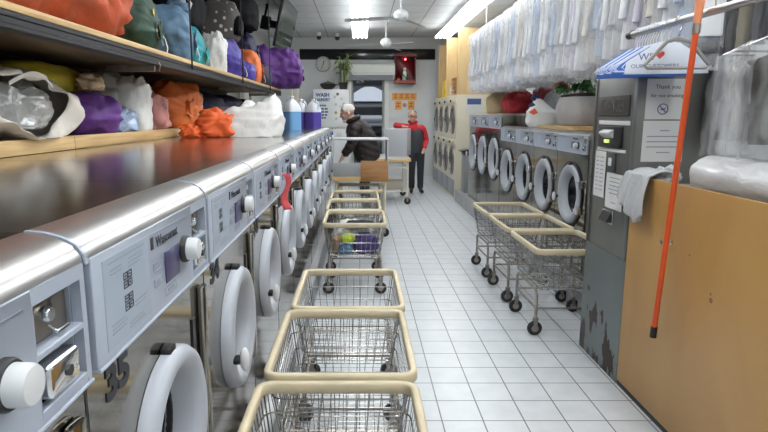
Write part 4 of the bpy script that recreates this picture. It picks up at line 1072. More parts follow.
hd, HX = head_meshes(hc + V(0, 0, .0), -PI / 2, .30, 1.02)
hands = []
for s in (-1, 1):
    hands.append(skinned(hand_chain(A1[s][2], (-.55, 0, -.8), (-.6, -.8 * s, .3), .35)))
bo = link('body', fuse(body + [hd] + hands + [MB().ball(A1[s][2], (.03, .03, .03)).mesh('w') for s in (-1, 1)], .0045, 'body', 3), mskin2, m1)
def puff(freq, amp):
    def f(co): 
        return co
    return f
jt = [(V(.115, 0, .80), (.195, .20)), (V(.10, 0, .96), (.185, .20)), (V(.05, 0, 1.12), (.18, .205)), (ch, (.175, .21)), (V(-.07, 0, 1.345), (.15, .16)), (V(-.105, 0, 1.405), .088)]
jk = [skinned([jt])]
for s in (-1, 1):
    a_, b_, c_ = A1[s]; jk.append(skinned([[(V(-.03, .10 * s, 1.30), .10), (a_, .095), (a_ + (b_ - a_) * .5, .086), (b_, .078), (b_ + (c_ - b_) * .5, .066), (b_ + (c_ - b_) * .86, .054)]]))
def quilt(co):
    q = (co.z + co.x * .35)
    k = 1 + .045 * abs(math.sin(q * PI / .095)) 
    cx = .10 + (ch.x - .10) * min(1, max(0, (co.z - .9) / .34))
    return V(cx + (co.x - cx) * k, co.y * k, co.z)
mjack = pbr('puffer_brown', (.028, .020, .019), .5, spec=.3, var=.15, vscale=6, bump=.25, bscale=26)
link('jacket', fuse(jk, .010, 'jacket', 2, quilt), mjack, m1)
MB().tube([(nk + V(.012 + .072 * math.cos(a), .08 * math.sin(a), .035 + .035 * math.cos(a))) for a in [2 * PI * i / 24 for i in range(24)]], .033, 10, closed=True).build('collar', mjack, m1)
tr = []
for s in (-1, 1):
    hip = V(.10, .09 * s, .86); kn = V(.06, .10 * s, .47); an = V(.10, .105 * s, .085)
    tr.append(skinned([[(V(.10, .03 * s, .93), .15), (hip, .108), (kn, .078), (an + V(0, 0, .06), .066), (an + V(0, 0, -.03), .066)]]))
    sh_ = skinned([[(V(.13, .107 * s, .05), .047), (V(.04, .112 * s, .046), .047), (V(-.10, .125 * s, .036), .036)]])
    tm = fuse([sh_], .008, 'shoe', 2, lambda co: V(co.x, co.y, max(co.z, .0)))
    link('shoe', tm, M['black'], m1)
link('trousers', fuse(tr, .010, 'trousers', 3), pbr('dark_trousers', (.03, .032, .04), .8), m1)
# short white hair round the back of the head, white beard
hr = MB()
def hair(u, v):
    a = 2 * PI * u; th = .01 + v * 1.70
    r = V(.083 * math.sin(th) * math.cos(a), .012 + .103 * math.sin(th) * math.sin(a), .035 + .094 * math.cos(th))
    if r.y < -.05: r.y = -.05 + (r.y + .05) * .15
    if r.y < -.03: r.z = max(r.z, .075)
    n = 1 + .012 * nz(r, 60, 2)
    return r * n
hr.grid(hair, 32, 12, closed_u=True)
me = hr.mesh('hair'); me.transform(HX); o = link('hair', me, pbr('white_hair', (.62, .58, .53), .8, bump=.4, bscale=90), m1)
bd = MB().ball((0, -.062, -.088), (.046, .034, .030), 16, 10).mesh('beard'); bd.transform(HX); link('beard', bd, pbr('white_beard', (.60, .56, .52), .9, bump=.4, bscale=90), m1)
eyes_and_mouth(HX, m1, mlip)
print('HANDS1', [min((v.co - (A1[s][2] + V(-.07, -.01 * s, -.09))).length for v in bo.data.vertices) for s in (-1, 1)])
# --- man with red sleeves leaning on the grey box (faces -y)
m2 = thing('person', 'person with glasses, dark vest and red sleeves leaning an arm on the tall grey box', 'person', V(.99, 11.15, 0))
pel = V(.09, .04, .86); ch = V(.03, -.02, 1.16); nk = V(.005, -.04, 1.325); hc = V(-.0, -.075, 1.455)
legs = []
L2 = {}
for s in (-1, 1):
    hip = V(.09 + .08 * s, .04, .82); kn = V(.09 + .085 * s, .0, .45); an = V(.095 + .085 * s, .045, .085); L2[s] = (hip, kn, an)
    legs += [[(pel, .13), (hip, .085), (kn, .056), (an, .038)], [(an, .038), (an + V(.0, -.05, -.045), .036), (an + V(.02 * s, -.19, -.052), .028)]]
RS = (V(-.155, -.03, 1.255), V(-.235, -.24, 1.30), V(-.09, -.43, 1.275))          # his arm lying across the box top
LS = (V(.205, -.02, 1.245), V(.275, .02, 1.00), V(.215, -.13, .83))
RS = (V(-.15, -.04, 1.245), V(-.34, -.34, 1.295), V(-.20, -.52, 1.272))
arms = [[(ch, .12), (a, .06), (b, .043), (c, .028)] for a, b, c in (RS, LS)]
body = [skinned([c]) for c in [[(pel, (.15, .12)), (V(.06, .01, 1.0), (.14, .115)), (ch, (.155, .12)), (nk, .056), (nk + (hc - nk) * .9, .054)]] + legs + arms]
hd, HX = head_meshes(hc, .0, .05, .98)
hs = [skinned(hand_chain(RS[2], (.95, -.2, -.05), (0, -1, .15), .12)), skinned(hand_chain(LS[2], (-.3, -.4, -.9), (-.6, -.5, .3), .35))]
b2 = link('body', fuse(body + [hd] + hs + [MB().ball(q, (.03, .03, .03)).mesh('w') for q in (RS[2], LS[2])], .0045, 'body', 3), mskin, m2)
print('HANDS2', [min((v.co - q).length for v in b2.data.vertices) for q in (RS[2] + V(.13, -.04, 0), LS[2] + V(-.03, -.05, -.12))])
slv = []
for a, b, c in (RS, LS):
    slv.append(skinned([[(a + (ch - a) * .6, .12), (a, .092), (a + (b - a) * .5, .066), (b, .062), (b + (c - b) * .5, .052), (b + (c - b) * .93, .042)]]))
slv.append(skinned([[(ch, (.17, .135)), (V(.015, -.03, 1.26), (.15, .11)), (nk + V(0, 0, .02), .075)]]))
link('sweater', fuse(slv, .009, 'sweater', 2), pbr('red_sweater', (.50, .018, .03), .8, bump=.3, bscale=60), m2)
vs_ = skinned([[(V(.09, .045, .74), (.185, .15)), (V(.07, .02, .95), (.18, .15)), (V(.045, -.01, 1.10), (.185, .15)), (V(.025, -.025, 1.22), (.165, .125)), (V(.012, -.035, 1.285), (.10, .09))]])
link('vest', fuse([vs_], .010, 'vest', 2), pbr('grey_vest', (.055, .06, .07), .6, bump=.25, bscale=20), m2)
col = MB().tube([(nk + V(.075 * math.cos(a), .07 * math.sin(a) - .005, .03 + .012 * math.sin(a))) for a in [2 * PI * i / 20 for i in range(20)]], .021, 8, closed=True).build('collar', pbr('red_collar', (.50, .018, .03), .8), m2)
tr = []
for s in (-1, 1):
    hip, kn, an = L2[s]
    tr.append(skinned([[(V(.09 + .03 * s, .04, .90), .135), (hip, .10), (kn, .072), (an + V(0, 0, .06), .064), (an + V(0, 0, -.035), .064)]]))
    tm = fuse([skinned([[(an + V(0, .03, -.035), .044), (an + V(.005 * s, -.06, -.038), .044), (an + V(.02 * s, -.20, -.048), .034), (an + V(.02 * s, -.23, -.05), .026)]])], .006, 'shoe', 1, lambda co: V(co.x, co.y, max(co.z, 0.)))
    link('shoe', tm, M['black'], m2)
link('trousers', fuse(tr, .010, 'trousers', 3), pbr('charcoal_jeans', (.035, .038, .045), .85), m2)
hr = MB()
def hair2(u, v):
    a = 2 * PI * u; th = .02 + v * 1.5
    r = V(.082 * math.sin(th) * math.cos(a), .012 + .102 * math.sin(th) * math.sin(a), .037 + .092 * math.cos(th))
    if r.y < -.045: r.y = -.045 + (r.y + .045) * .7; r.z = max(r.z, .072)
    return r * (1 + .015 * nz(r, 60, 4))
hr.grid(hair2, 32, 12, closed_u=True)
me = hr.mesh('hair'); me.transform(HX); link('hair', me, pbr('grey_hair', (.20, .18, .16), .8, bump=.4, bscale=90), m2)
gl = MB()
for sx in (-1, 1):
    gl.tube([(sx * .034 + .026 * math.cos(a), -.103, .004 + .018 * math.sin(a)) for a in [2 * PI * i / 16 for i in range(16)]], .003, 6, closed=True)
    gl.tube([(sx * .06, -.101, .008), (sx * .082, -.05, .008), (sx * .084, .01, .004)], .0025, 6)
gl.tube([(-.009, -.105, .008), (.009, -.105, .008)], .003, 6)
me = gl.mesh('glasses', weld=False); me.transform(HX); link('glasses', me, M['black'], m2)
eyes_and_mouth(HX, m2, mlip)
# ------------------------------------------------------------------ wooden shelf bays over the dryers
ml = wood('plywood_light', (.50, .34, .15), (.62, .44, .22), .5, stretch=(2, 2, 1), scale=2)
for k, (y, lab) in enumerate(((10.28, 'plywood divider above the dryers, close to the hanging shirts'), (11.6, 'plywood divider above the dryers, middle of three'), (12.75, 'plywood divider above the dryers, beside the back wall'))):
    t = thing('shelf_divider', lab, 'shelf divider', (1.7, y, 1.832), 0, 'plywood dividers over the dryers')
    MB().box(0, .95, 0, .03, 0, 2.95 - 1.834).build('panel', ml, t)
    MB().box(-.02, -.0005, -.01, .04, 0, 2.95 - 1.834).build('edge_strip', M['maple'], t, bevel=.003)
t = thing('wicker_box', 'small brown wooden crate on the dryers between two plywood dividers', 'box', (1.88, 10.72, 1.832))
MB().box(-.2, .2, -.17, .17, 0, .03).build('bottom', M['pine'], t)
for k in range(4):
    z = .035 + .07 * k
    f = MB().box(-.2, .2, -.18, -.165, z, z + .055).box(-.2, .2, .165, .18, z, z + .055).box(-.2, -.185, -.164, .164, z, z + .055).box(.185, .2, -.164, .164, z, z + .055)
    f.build('slat_border', M['box_wood'], t, bevel=.002)
for sx in (-1, 1):
    for sy in (-1, 1): MB().box(sx * .175 - .008, sx * .175 + .008, sy * .155 - .008, sy * .155 + .008, .03, .32).build('corner_post', M['pine'], t)
heap('plastic_sack', 'white plastic sack beside the brown crate on the dryers', 'bag', mwhite, (1.86, 11.3, 1.832), 0, .3, .4, .26, 8.2, wr=.2, sharp=True)
t = tag(MB().prism([(-.05, 0), (.05, 0), (.06, .26), (.02, .36), (-.04, .34)], -.02, .05).build('yellow_bottle', pbr('yellow_plastic', (.75, .55, .04), .4), bevel=.01), 'yellow flat bottle on the dryers by the back wall', 'bottle'); t.location = (1.78, 12.45, 1.832)
t = thing('notice_sign', 'blue and white notice taped on the side of the beige dryer', 'notice', (1.98, 10.2475, 1.66))
MB().box(-.14, .14, -.002, 0, -.16, .12).build('sheet', M['paper'], t, smooth=False); MB().box(-.12, .12, -.0035, -.0021, .0, .10).build('print_marking', M['blueink'], t, smooth=False)
t = thing('bin', 'slim grey bin with a black flap between dryers and taller washers', 'bin', (1.93, 9.72, .2005))
MB().box(-.2, .2, -.17, .17, 0, .62).build('bin_body', pbr('bin_grey', (.30, .31, .32), .4, .3), t, bevel=.01)
MB().prism([(-.21, .622), (.21, .622), (.21, .66), (.1, .70), (-.14, .72), (-.28, .69), (-.21, .66)], -.175, .175).build('lid', M['black'], t, bevel=.004)

# ------------------------------------------------------------------ things on the small washers
G3 = 'bags on top of the small washers'
ztop = 1.3515
t = thing('carrier_bag', 'knotted white carrier bag with a red and blue bird print on the small washers', 'bag', (1.96, 6.35, ztop), -.4)
def carrier(u, v):
    a = 2 * PI * u
    r = (1.0 if v < .55 else 1 - .80 * ((v - .55) / .45) ** .8); r *= min(1, .8 + v * 1.5)
    x = .165 * math.cos(a) * r; y = .155 * math.sin(a) * r; z = .30 * v
    n = nz((x, y, z), 8, 3) * .03 + (abs(nz((x, y, z), 16, 6)) - .2) * .03 + .012 * math.sin(13 * a) * v
    return (x * (1 + 2 * n) - .10 * max(0, v - .5), y * (1 + 2 * n), z)
mb = MB().grid(carrier, 48, 18, closed_u=True); mb.f.append(tuple(range(47, -1, -1))); mb.f.append(tuple(18 * 48 + i for i in range(48)))
mb.build('bag_body', pbr('carrier_white', (.78, .77, .75), .4, bump=.4, bscale=14), t, ang=80)
MB().tube([(-.07, -.02, .285), (-.10, -.03, .31), (-.09, 0, .34), (-.05, .02, .32), (-.06, .02, .29)], .018, 8).build('knot', pbr('navy_print', (.03, .05, .16), .5), t)
def patch(pts, name, mat):
    MB().prism(pts, -.006, .0, 'y').build(name, mat, t)
C_loc = None
for nm, mt, pts in (('printed_red_mark', pbr('print_red', (.75, .10, .03), .5), [(-.12, .16), (-.06, .20), (-.02, .15), (-.07, .13)]), ('printed_navy_mark', pbr('print_navy', (.03, .05, .16), .5), [(-.13, .23), (-.08, .26), (-.05, .23), (-.10, .21)])):
    vs = [(-.196 + .03 * (1 - abs(a * 3)), a + .08, z) for a, z in pts]; k = len(vs)
    MB().prism([(a, z) for a, z in pts], -.160, -.148, 'y').build(nm, mt, t)
heap('red_bag', 'red cloth bag on the taller washers', 'bag', M['red'], (2.10, 7.85, 1.502), 0, .38, .5, .36, 5.1, G3, wr=.2, sharp=True)
heap('red_bag', 'darker red bag behind the knotted white carrier bag', 'bag', pbr('wine_red', (.22, .02, .03), .7, bump=.3), (2.42, 7.45, 1.502), 0, .45, .55, .50, 6.1, G3, wr=.2, sharp=True)
heap('canvas_bag', 'tan canvas bag at the far end of the taller washers', 'bag', pbr('tan_canvas', (.38, .28, .15), .8, bump=.3), (2.1, 8.7, 1.502), 0, .45, .55, .42, 7.3, G3, wr=.15)
heap('plastic_sack', 'grey-white plastic sack leaning behind the white carrier bag', 'bag', pbr('greyish_plastic', (.45, .45, .46), .35, bump=.5), (2.3, 6.75, ztop), 0, .4, .5, .5, 8.9, G3, wr=.2, sharp=True)
heap('plastic_sack', 'dim grey sack on the small washers beside the planter', 'bag', pbr('dim_grey', (.27, .26, .24), .6, bump=.5), (2.45, 6.1, ztop), 0, .4, .5, .46, 1.9, G3, wr=.2, sharp=True)
t = thing('wooden_shelf_board', 'light wooden board under the grey planter on the small washers', 'board', (2.08, 5.45, ztop))
MB().box(-.28, .42, -.5, .5, .0, .03).build('plank', M['pine'], t, bevel=.003)
t = thing('planter', 'wide grey fabric planter with leafy green plants on a wooden board', 'plant', (2.09, 5.45, ztop + .0305))
sack_c = MB()
def pot(u, v):
    a = 2 * PI * u; r = .9 + .1 * math.sin(PI * v); x = .24 * math.copysign(abs(math.cos(a)) ** .75, math.cos(a)) * r; y = .33 * math.copysign(abs(math.sin(a)) ** .75, math.sin(a)) * r
    n = 1 + .03 * nz((x, y, v * .3), 9, 3)
    return (x * n, y * n, .26 * v)
sack_c.grid(pot, 44, 10, closed_u=True); sack_c.f.append(tuple(range(43, -1, -1))); sack_c.f.append(tuple(10 * 44 + i for i in range(44)))
sack_c.build('pot', pbr('grey_felt', (.36, .34, .33), .9, var=.1, bump=.3, bscale=30), t, ang=80)
heap('soil', '', '', pbr('soil', (.05, .035, .025), .9), None, 0, .4, .58, .06, 3, parent=t).location = (0, 0, .25)
rnd = random.Random(11); lf = MB(); st = MB()
for k in range(16):
    x, y = rnd.uniform(-.17, .1), rnd.uniform(-.27, .27); h = rnd.uniform(.05, .17); tx, ty = x + rnd.uniform(-.08, .03), y + rnd.uniform(-.05, .05)
    st.tube([(x, y, .26), (tx, ty, .27 + h)], .004, 5)
    for q in range(6):
        b_ = rnd.random() * 6.28
        leaf(lf, (tx, ty, .27 + h * rnd.uniform(.6, 1.)), (math.cos(b_), math.sin(b_), rnd.uniform(-.1, .7)), rnd.uniform(.07, .11), .028, rnd.uniform(.2, .9))
st.build('stem', pbr('plant_stem', (.12, .20, .05), .6), t, weld=False); lf.build('leaves', pbr('leaf_green', (.05, .20, .035), .45, var=.3, vscale=14), t, weld=False)

# ------------------------------------------------------------------ change machine
t = thing('change_machine', 'dark steel change machine with taped notices between washers and plywood counter', 'change machine', (1.43, 3.04, 0))
H_ = 1.705
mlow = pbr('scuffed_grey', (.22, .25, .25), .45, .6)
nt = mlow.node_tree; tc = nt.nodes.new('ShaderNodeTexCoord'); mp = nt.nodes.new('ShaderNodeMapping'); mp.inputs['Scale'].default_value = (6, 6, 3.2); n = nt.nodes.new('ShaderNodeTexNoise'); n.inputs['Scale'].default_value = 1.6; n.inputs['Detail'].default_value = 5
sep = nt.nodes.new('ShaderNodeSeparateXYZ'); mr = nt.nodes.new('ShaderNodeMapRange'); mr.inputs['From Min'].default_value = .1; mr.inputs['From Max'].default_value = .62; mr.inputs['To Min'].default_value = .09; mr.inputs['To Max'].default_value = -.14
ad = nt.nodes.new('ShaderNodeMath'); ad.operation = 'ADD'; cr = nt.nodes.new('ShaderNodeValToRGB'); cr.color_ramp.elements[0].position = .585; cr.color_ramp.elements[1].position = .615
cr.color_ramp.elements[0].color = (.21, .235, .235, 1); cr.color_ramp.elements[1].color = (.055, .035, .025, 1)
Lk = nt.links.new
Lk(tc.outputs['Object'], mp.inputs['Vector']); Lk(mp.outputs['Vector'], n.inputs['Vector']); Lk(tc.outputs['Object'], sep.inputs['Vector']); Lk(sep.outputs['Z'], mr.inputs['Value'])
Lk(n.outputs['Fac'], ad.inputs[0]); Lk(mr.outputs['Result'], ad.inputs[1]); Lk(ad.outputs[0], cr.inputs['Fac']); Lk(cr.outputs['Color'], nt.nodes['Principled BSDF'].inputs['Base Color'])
MB().box(.004, .62, .002, .55, .70, H_).build('upper_cabinet', M['changer'], t, bevel=.004)
MB().box(.0, .62, .0, .552, .0, .698).build('lower_cabinet', mlow, t, bevel=.004)
# face looks along -x; reading direction is -y
def fb(name, mat, y0, y1, z0, z1, d_=.006, par=t, bv=.001):
    return MB().box(.0035 - d_, .0035, y0, y1, z0, z1).build(name, mat, par, bevel=bv)
fb('front_frame_post', pbr('frame_post', (.16, .17, .17), .4, .6), .0, .04, .70, H_ - .02); fb('front_frame_post', M['changer'], .53, .55, .70, H_ - .02)
gr = fb('vent_panel', pbr('vent_brown', (.05, .045, .038), .5), .09, .50, 1.475, 1.585)
vl = MB()
for k in range(4): vl.box(-.0045, -.0028, .10, .49, 1.482 + k * .0, 1.484)
vl.build('vent_slat', M['changer'], gr, smooth=False)
text_mesh('lettering', 'CHANGER', .105, pbr('letter_tan', (.095, .085, .075), .5), gr, FNX(-.0031, .295, 1.53), squeeze=.62)
fb('info_strip', M['paper'], .07, .47, 1.425, 1.448); fb('info_strip', M['paper'], .10, .47, 1.275, 1.293)
bv = fb('bill_validator', M['black'], .15, .43, 1.30, 1.415, .02, bv=.004)
MB().prism([(-.0165, 1.40), (-.045, 1.385), (-.045, 1.372), (-.0165, 1.35)], .22, .36, 'y').build('bill_tray', pbr('tray_grey', (.45, .45, .44), .4), bv, bevel=.003)
MB().box(-.03, -.0165, .275, .315, 1.325, 1.343).build('lamp', pbr('green_lamp', (.6, .7, .2), .4, emit=((.75, .9, .25), .8)), bv)
lk = fb('lock_plate', pbr('lock_plate_grey', (.11, .115, .12), .4, .5), .21, .31, 1.16, 1.268, .012, bv=.004)
MB().box(-.013, -.0085, .24, .28, 1.195, 1.24).build('key_hole', M['fixture'], lk, bevel=.002)
cup = fb('coin_cup', M['chrome'], .19, .33, .865, .945, .008, bv=.003)
MB().prism([(-.0045, .875), (-.0045, .935), (-.006, .935), (-.03, .885), (-.028, .875)], .205, .315, 'y').build('cup_opening', M['black'], cup)
def notice(label, x, y, z, w, h, face, lines):
    s = thing('notice_sign', label, 'notice', (x, y, z), 0, 'notices taped on the change machine')
    if face == 'x':
        MB().box(-.0015, 0, -w / 2, w / 2, -h / 2, h / 2).build('sheet', M['paper'], s, smooth=False); q = MB()
        for (a, b_, zz) in lines: q.box(-.0022, -.0016, -b_, -a, zz - .003, zz + .003)
    else:
        MB().box(-w / 2, w / 2, -.0015, 0, -h / 2, h / 2).build('sheet', M['paper'], s, smooth=False); q = MB()
        for (a, b_, zz) in lines: q.box(a, b_, -.0022, -.0016, zz - .003, zz + .003)
    if lines: q.build('text_marking', M['ink_soft'], s, smooth=False)
    return s
rr = random.Random(5)
notice('narrow paper notice with columns of figures on the change machine front', 1.43, 3.04 + .41, 1.135, .15, .27, 'x', [(-.055, -.02, .10 - .024 * k) for k in range(9)] + [(.0, .05, .10 - .024 * k) for k in range(9)])
notice('paper notice with a few wide lines below the lock on the change machine', 1.43, 3.04 + .20, 1.055, .22, .20, 'x', [(-.08 + .02 * rr.random(), .08 - .02 * rr.random(), .075 - .022 * k) for k in range(5)] + [(-.03, .03, -.065)])
s1 = notice('upper sheet with a no-smoking symbol on the change machine side', 1.578, 3.0405, 1.56, .215, .205, 'y', [])
text_mesh('lettering', 'Thank you', .030, M['ink'], s1, FNY(.0, -.0016, .062)); text_mesh('lettering', 'for not smoking', .026, M['ink'], s1, FNY(.0, -.0016, .018))
MB().tube([(-.018 + .026 * math.cos(a), -.002, -.05 + .026 * math.sin(a)) for a in [2 * PI * i / 24 for i in range(24)]], .0026, 5, closed=True).tube([(-.037, -.002, -.032), (.001, -.002, -.068)], .0026, 5).tube([(-.03, -.002, -.053), (-.004, -.002, -.047)], .003, 5).build('no_smoking_symbol_print', M['blueink'], s1, weld=False)
notice('lower sheet with lines of small print on the change machine side', 1.575, 3.0405, 1.345, .215, .212, 'y', [(-.02, .03, .055), (-.085, .09, .025), (-.085, .09, -.002), (-.085, .09, -.029), (-.03, .04, -.058)])

# ------------------------------------------------------------------ plywood counter
ct = thing('plywood_counter', 'golden plywood-fronted counter below the plastic garment covers', 'counter', (1.43, .2, 0))
MB().box(0, .018, 0, 2.832, .03, 1.172).build('front_panel', M['plywood'], ct, bevel=.002)
MB().box(.004, .018, 0, 2.832, 0, .029).build('kick_strip', M['rubber'], ct)
MB().box(.0185, .75, .0, 2.832, 1.09, 1.125).build('worktop', pbr('worktop_grey', (.30, .29, .27), .5), ct)
MB().box(.0185, .75, 2.80, 2.83, 0, 1.089).build('end_panel', M['plywood'], ct); MB().box(.0185, .75, 0.0, .03, 0, 1.089).build('end_panel', M['plywood'], ct)
for z_, y_ in ((.905, 2.40),):
    k_ = MB().lathe([(.012, 0), (.012, -.006), (.006, -.01), (.006, -.035), (.012, -.04), (.013, -.052), (0, -.054)], (0, y_, z_), 'x', 16, close=False).build('knob', M['chrome'], ct)
for kz_, ky_, kr_ in ((.735, 2.07, .012), (.76, 2.075, .006), (.88, 2.25, .005)):
    MB().lathe([(0, -.0006), (kr_, -.0006), (kr_, .001)], (0, ky_, kz_), 'x', 12).build('wood_knot_mark', pbr('knot_brown', (.20, .085, .025), .45), ct)
# grey rag over the corner
t = thing('cleaning_rag', 'pale grey cloth rag draped over the corner of the plywood counter', 'rag', (1.43, 2.93, 1.172))
def rag(u, v):
    y = (u - .5) * .24 * (1 + .25 * v) + .04 * v; f = .010 * math.sin(u * 13 + 1) + .008 * math.sin(u * 23)
    if v < .3: q = v / .3; return (.10 * (1 - q) - .012 * q, y, .004 + .018 * math.sin(PI * q) + abs(f) * (1 - q) + .008)
    q = (v - .3) / .7
    return (-.016 - .022 * math.sin(PI * q * .7) - abs(f) * 1.6 * (.3 + q), y - .03 * q, .012 - q * (.19 + .05 * math.sin(u * 5)) )
ro = MB().grid(rag, 36, 26).build('cloth', pbr('grey_rag', (.47, .48, .49), .9, bump=.3, bscale=60), t)
md = ro.modifiers.new('t', 'SOLIDIFY'); md.thickness = .006; md.offset = 0
# roll of film on the counter
t = thing('film_roll', 'fat roll of clear garment plastic lying on the plywood counter', 'plastic roll', (1.555, 2.46, 1.126))
def roll(u, v):
    a = 2 * PI * u; y = -1.15 + 1.27 * v; R_ = .088 + .004 * nz((math.cos(a), math.sin(a), y * 2), 3, 2) + .0025 * math.sin(5 * a + y * 4)
    return (R_ * math.cos(a), y, .090 + R_ * math.sin(a) * .98)
mb = MB().grid(roll, 40, 40, closed_u=True); mb.f.append(tuple(range(39, -1, -1))); mb.f.append(tuple(40 * 40 + i for i in range(40)))
mb.build('wound_film', M['roll'], t, ang=60)
MB().lathe([(.02, -1.18), (.03, -1.18), (.03, .135), (.02, .135)], (0, 0, .09), 'y', 20).build('core', pbr('cardboard', (.35, .24, .13), .8), t)
heap('plastic_scrap', 'little crumple of clear plastic on the counter corner by the orange pole', 'plastic', pbr('scrap_pale', (.6, .63, .66), .2, bump=.5), (1.53, 2.88, 1.126), 0, .11, .10, .12, 4.4, wr=.4, sharp=True)

# ------------------------------------------------------------------ rail with hangers
rail = thing('garment_rail', 'grey steel hanging rail running above the plywood counter', 'rail', (1.43, 0, 1.895))
MB().tube([(0, .3, 0), (0, 3.16, 0)], .017, 14).build('bar', M['steel_edge'], rail)
MB().tube([(0, 3.155, 0), (0, 3.20, 0)], .021, 14).build('end_cap', M['black'], rail)
for y in (.8, 2.2): MB().tube([(0, y, .0), (.0, y, ZC - 1.896)], .009, 8).build('drop_rod', M['steel_edge'], rail)
def hanger(label, y, rz, mat, kind='wire', cape=None, par_group='wire hangers on the steel rail', dz=0, w=.42):
    t = thing('clothes_hanger', label, 'hanger', (1.43, y, 1.895), rz, par_group)
    r = .0028 if kind == 'wire' else .009
    hk = [(.019 * math.cos(a), 0, .0 + .0225 * math.sin(a) + .0) for a in [-.5 + i * .42 for i in range(10)]]
    hk = [(.020 * math.cos(a), 0, .020 * math.sin(a)) for a in [PI * 1.05 - i * PI * 1.3 / 9 for i in range(10)]]
    z0 = -.075
    hk += [(.008, 0, -.035), (0, 0, -.05), (0, 0, z0)]
    MB().tube(hk, max(.0022, r * .35), 6).build('hook', M['zinc'] if kind != 'wire' else mat, t)
    tri = [(0, 0, z0), (.05, 0, z0 - .015), (w / 2 - .02, 0, z0 - .095), (w / 2, 0, z0 - .118), (w / 2 - .015, 0, z0 - .13), (-w / 2 + .015, 0, z0 - .13), (-w / 2, 0, z0 - .118), (-w / 2 + .02, 0, z0 - .095), (-.05, 0, z0 - .015)]
    MB().tube(tri, r, 6, closed=True).build('shoulder_frame', mat, t)
    if cape:
        q = [(-.05, z0 - .01), (.05, z0 - .01), (w / 2 - .02, z0 - .092), (w / 2 - .01, z0 - .15), (-w / 2 + .01, z0 - .15), (-w / 2 + .02, z0 - .092)]
        MB().prism(q, -.0045, .0045).build('paper_cape', cape, t, bevel=.001)
    return t
mwirew = pbr('white_wire', (.70, .74, .80), .3); mcape = pbr('cape_white', (.66, .70, .78), .55)
rr = random.Random(4)
n = 10
for k in range(n):
    y = 3.10 - .028 * k
    hanger(f'white wire hanger bundled on the rail end by the change machine' , y, -.30 + rr.uniform(-.13, .13), mwirew, cape=(M['paperblue'] if k in (0, 3, 6) else None), par_group='white wire hangers on the rail', w=.39)
for o in [x for x in C.objects if x.name.startswith('clothes_hanger')]:
    ca_ = [c for c in o.children if c.name.startswith('paper_cape')]
    if ca_: o['label'] = 'white wire hanger with a blue paper cape in the bundle' if ca_[0].data.materials[0] == M['paperblue'] else 'white wire hanger with a white paper cape in the bundle'
fr_ = hanger('white wire hanger in front of the bundle with a printed paper cape', 2.79, -.2, mwirew, cape=mcape, par_group='white wire hangers on the rail', w=.385)
text_mesh('lettering', 'WE', .044, M['blueink'], fr_, FNY(-.09, -.0047, -.148)); text_mesh('lettering', 'OUR CUSTOMERS', .026, M['blueink'], fr_, FNY(-.05, -.0047, -.19))
hp = [(.016 * math.sin(a) ** 3 * 1.25, (.013 * math.cos(a) - .005 * math.cos(2 * a) - .002 * math.cos(3 * a) - .001 * math.cos(4 * a)) * 1.25) for a in [2 * PI * i / 28 for i in range(28)]]
MB().prism([(a - .032, z - .138) for a, z in hp], -.0056, -.0046).build('heart_print', pbr('heart_red', (.75, .08, .06), .5), fr_)
hanger('grey plastic hanger hooked on the rail beside the orange pole', 2.70, -.1, pbr('grey_plastic', (.28, .27, .25), .4), kind='plastic', par_group='grey plastic hangers', w=.28)
# the orange pole hooked over the rail
p0 = Vector((1.388, 2.48, 1.955)); p1 = Vector((1.372, 2.58, .455))
t = thing('extension_pole', 'long orange reaching pole hooked over the steel rail in front of the plywood counter', 'pole', p1)
D_ = p0 - p1
f_ = lambda q: D_ * q
MB().tube([f_(.035), f_(.935)], .0125, 14).build('shaft', M['orange_pole'], t)
MB().tube([f_(.0), f_(.036)], .0150, 14).build('black_tip', M['rubber'], t)
MB().tube([f_(.905), f_(.93)], .0165, 14).build('steel_collar', M['dullsteel'], t)
MB().tube([f_(.931), f_(.965), f_(.985), f_(1.0)], .017, 14, rs=[.0145, .0165, .0185, .0175]).build('grip', M['faded_orange'], t)
e = f_(1.0)
MB().tube([e + Vector((0, 0, -.008)), e + Vector((.004, 0, .018)), e + Vector((.03, 0, .032)), e + Vector((.062, 0, .005)), e + Vector((.066, 0, -.05))], .0035, 8).build('hook', M['dullsteel'], t)

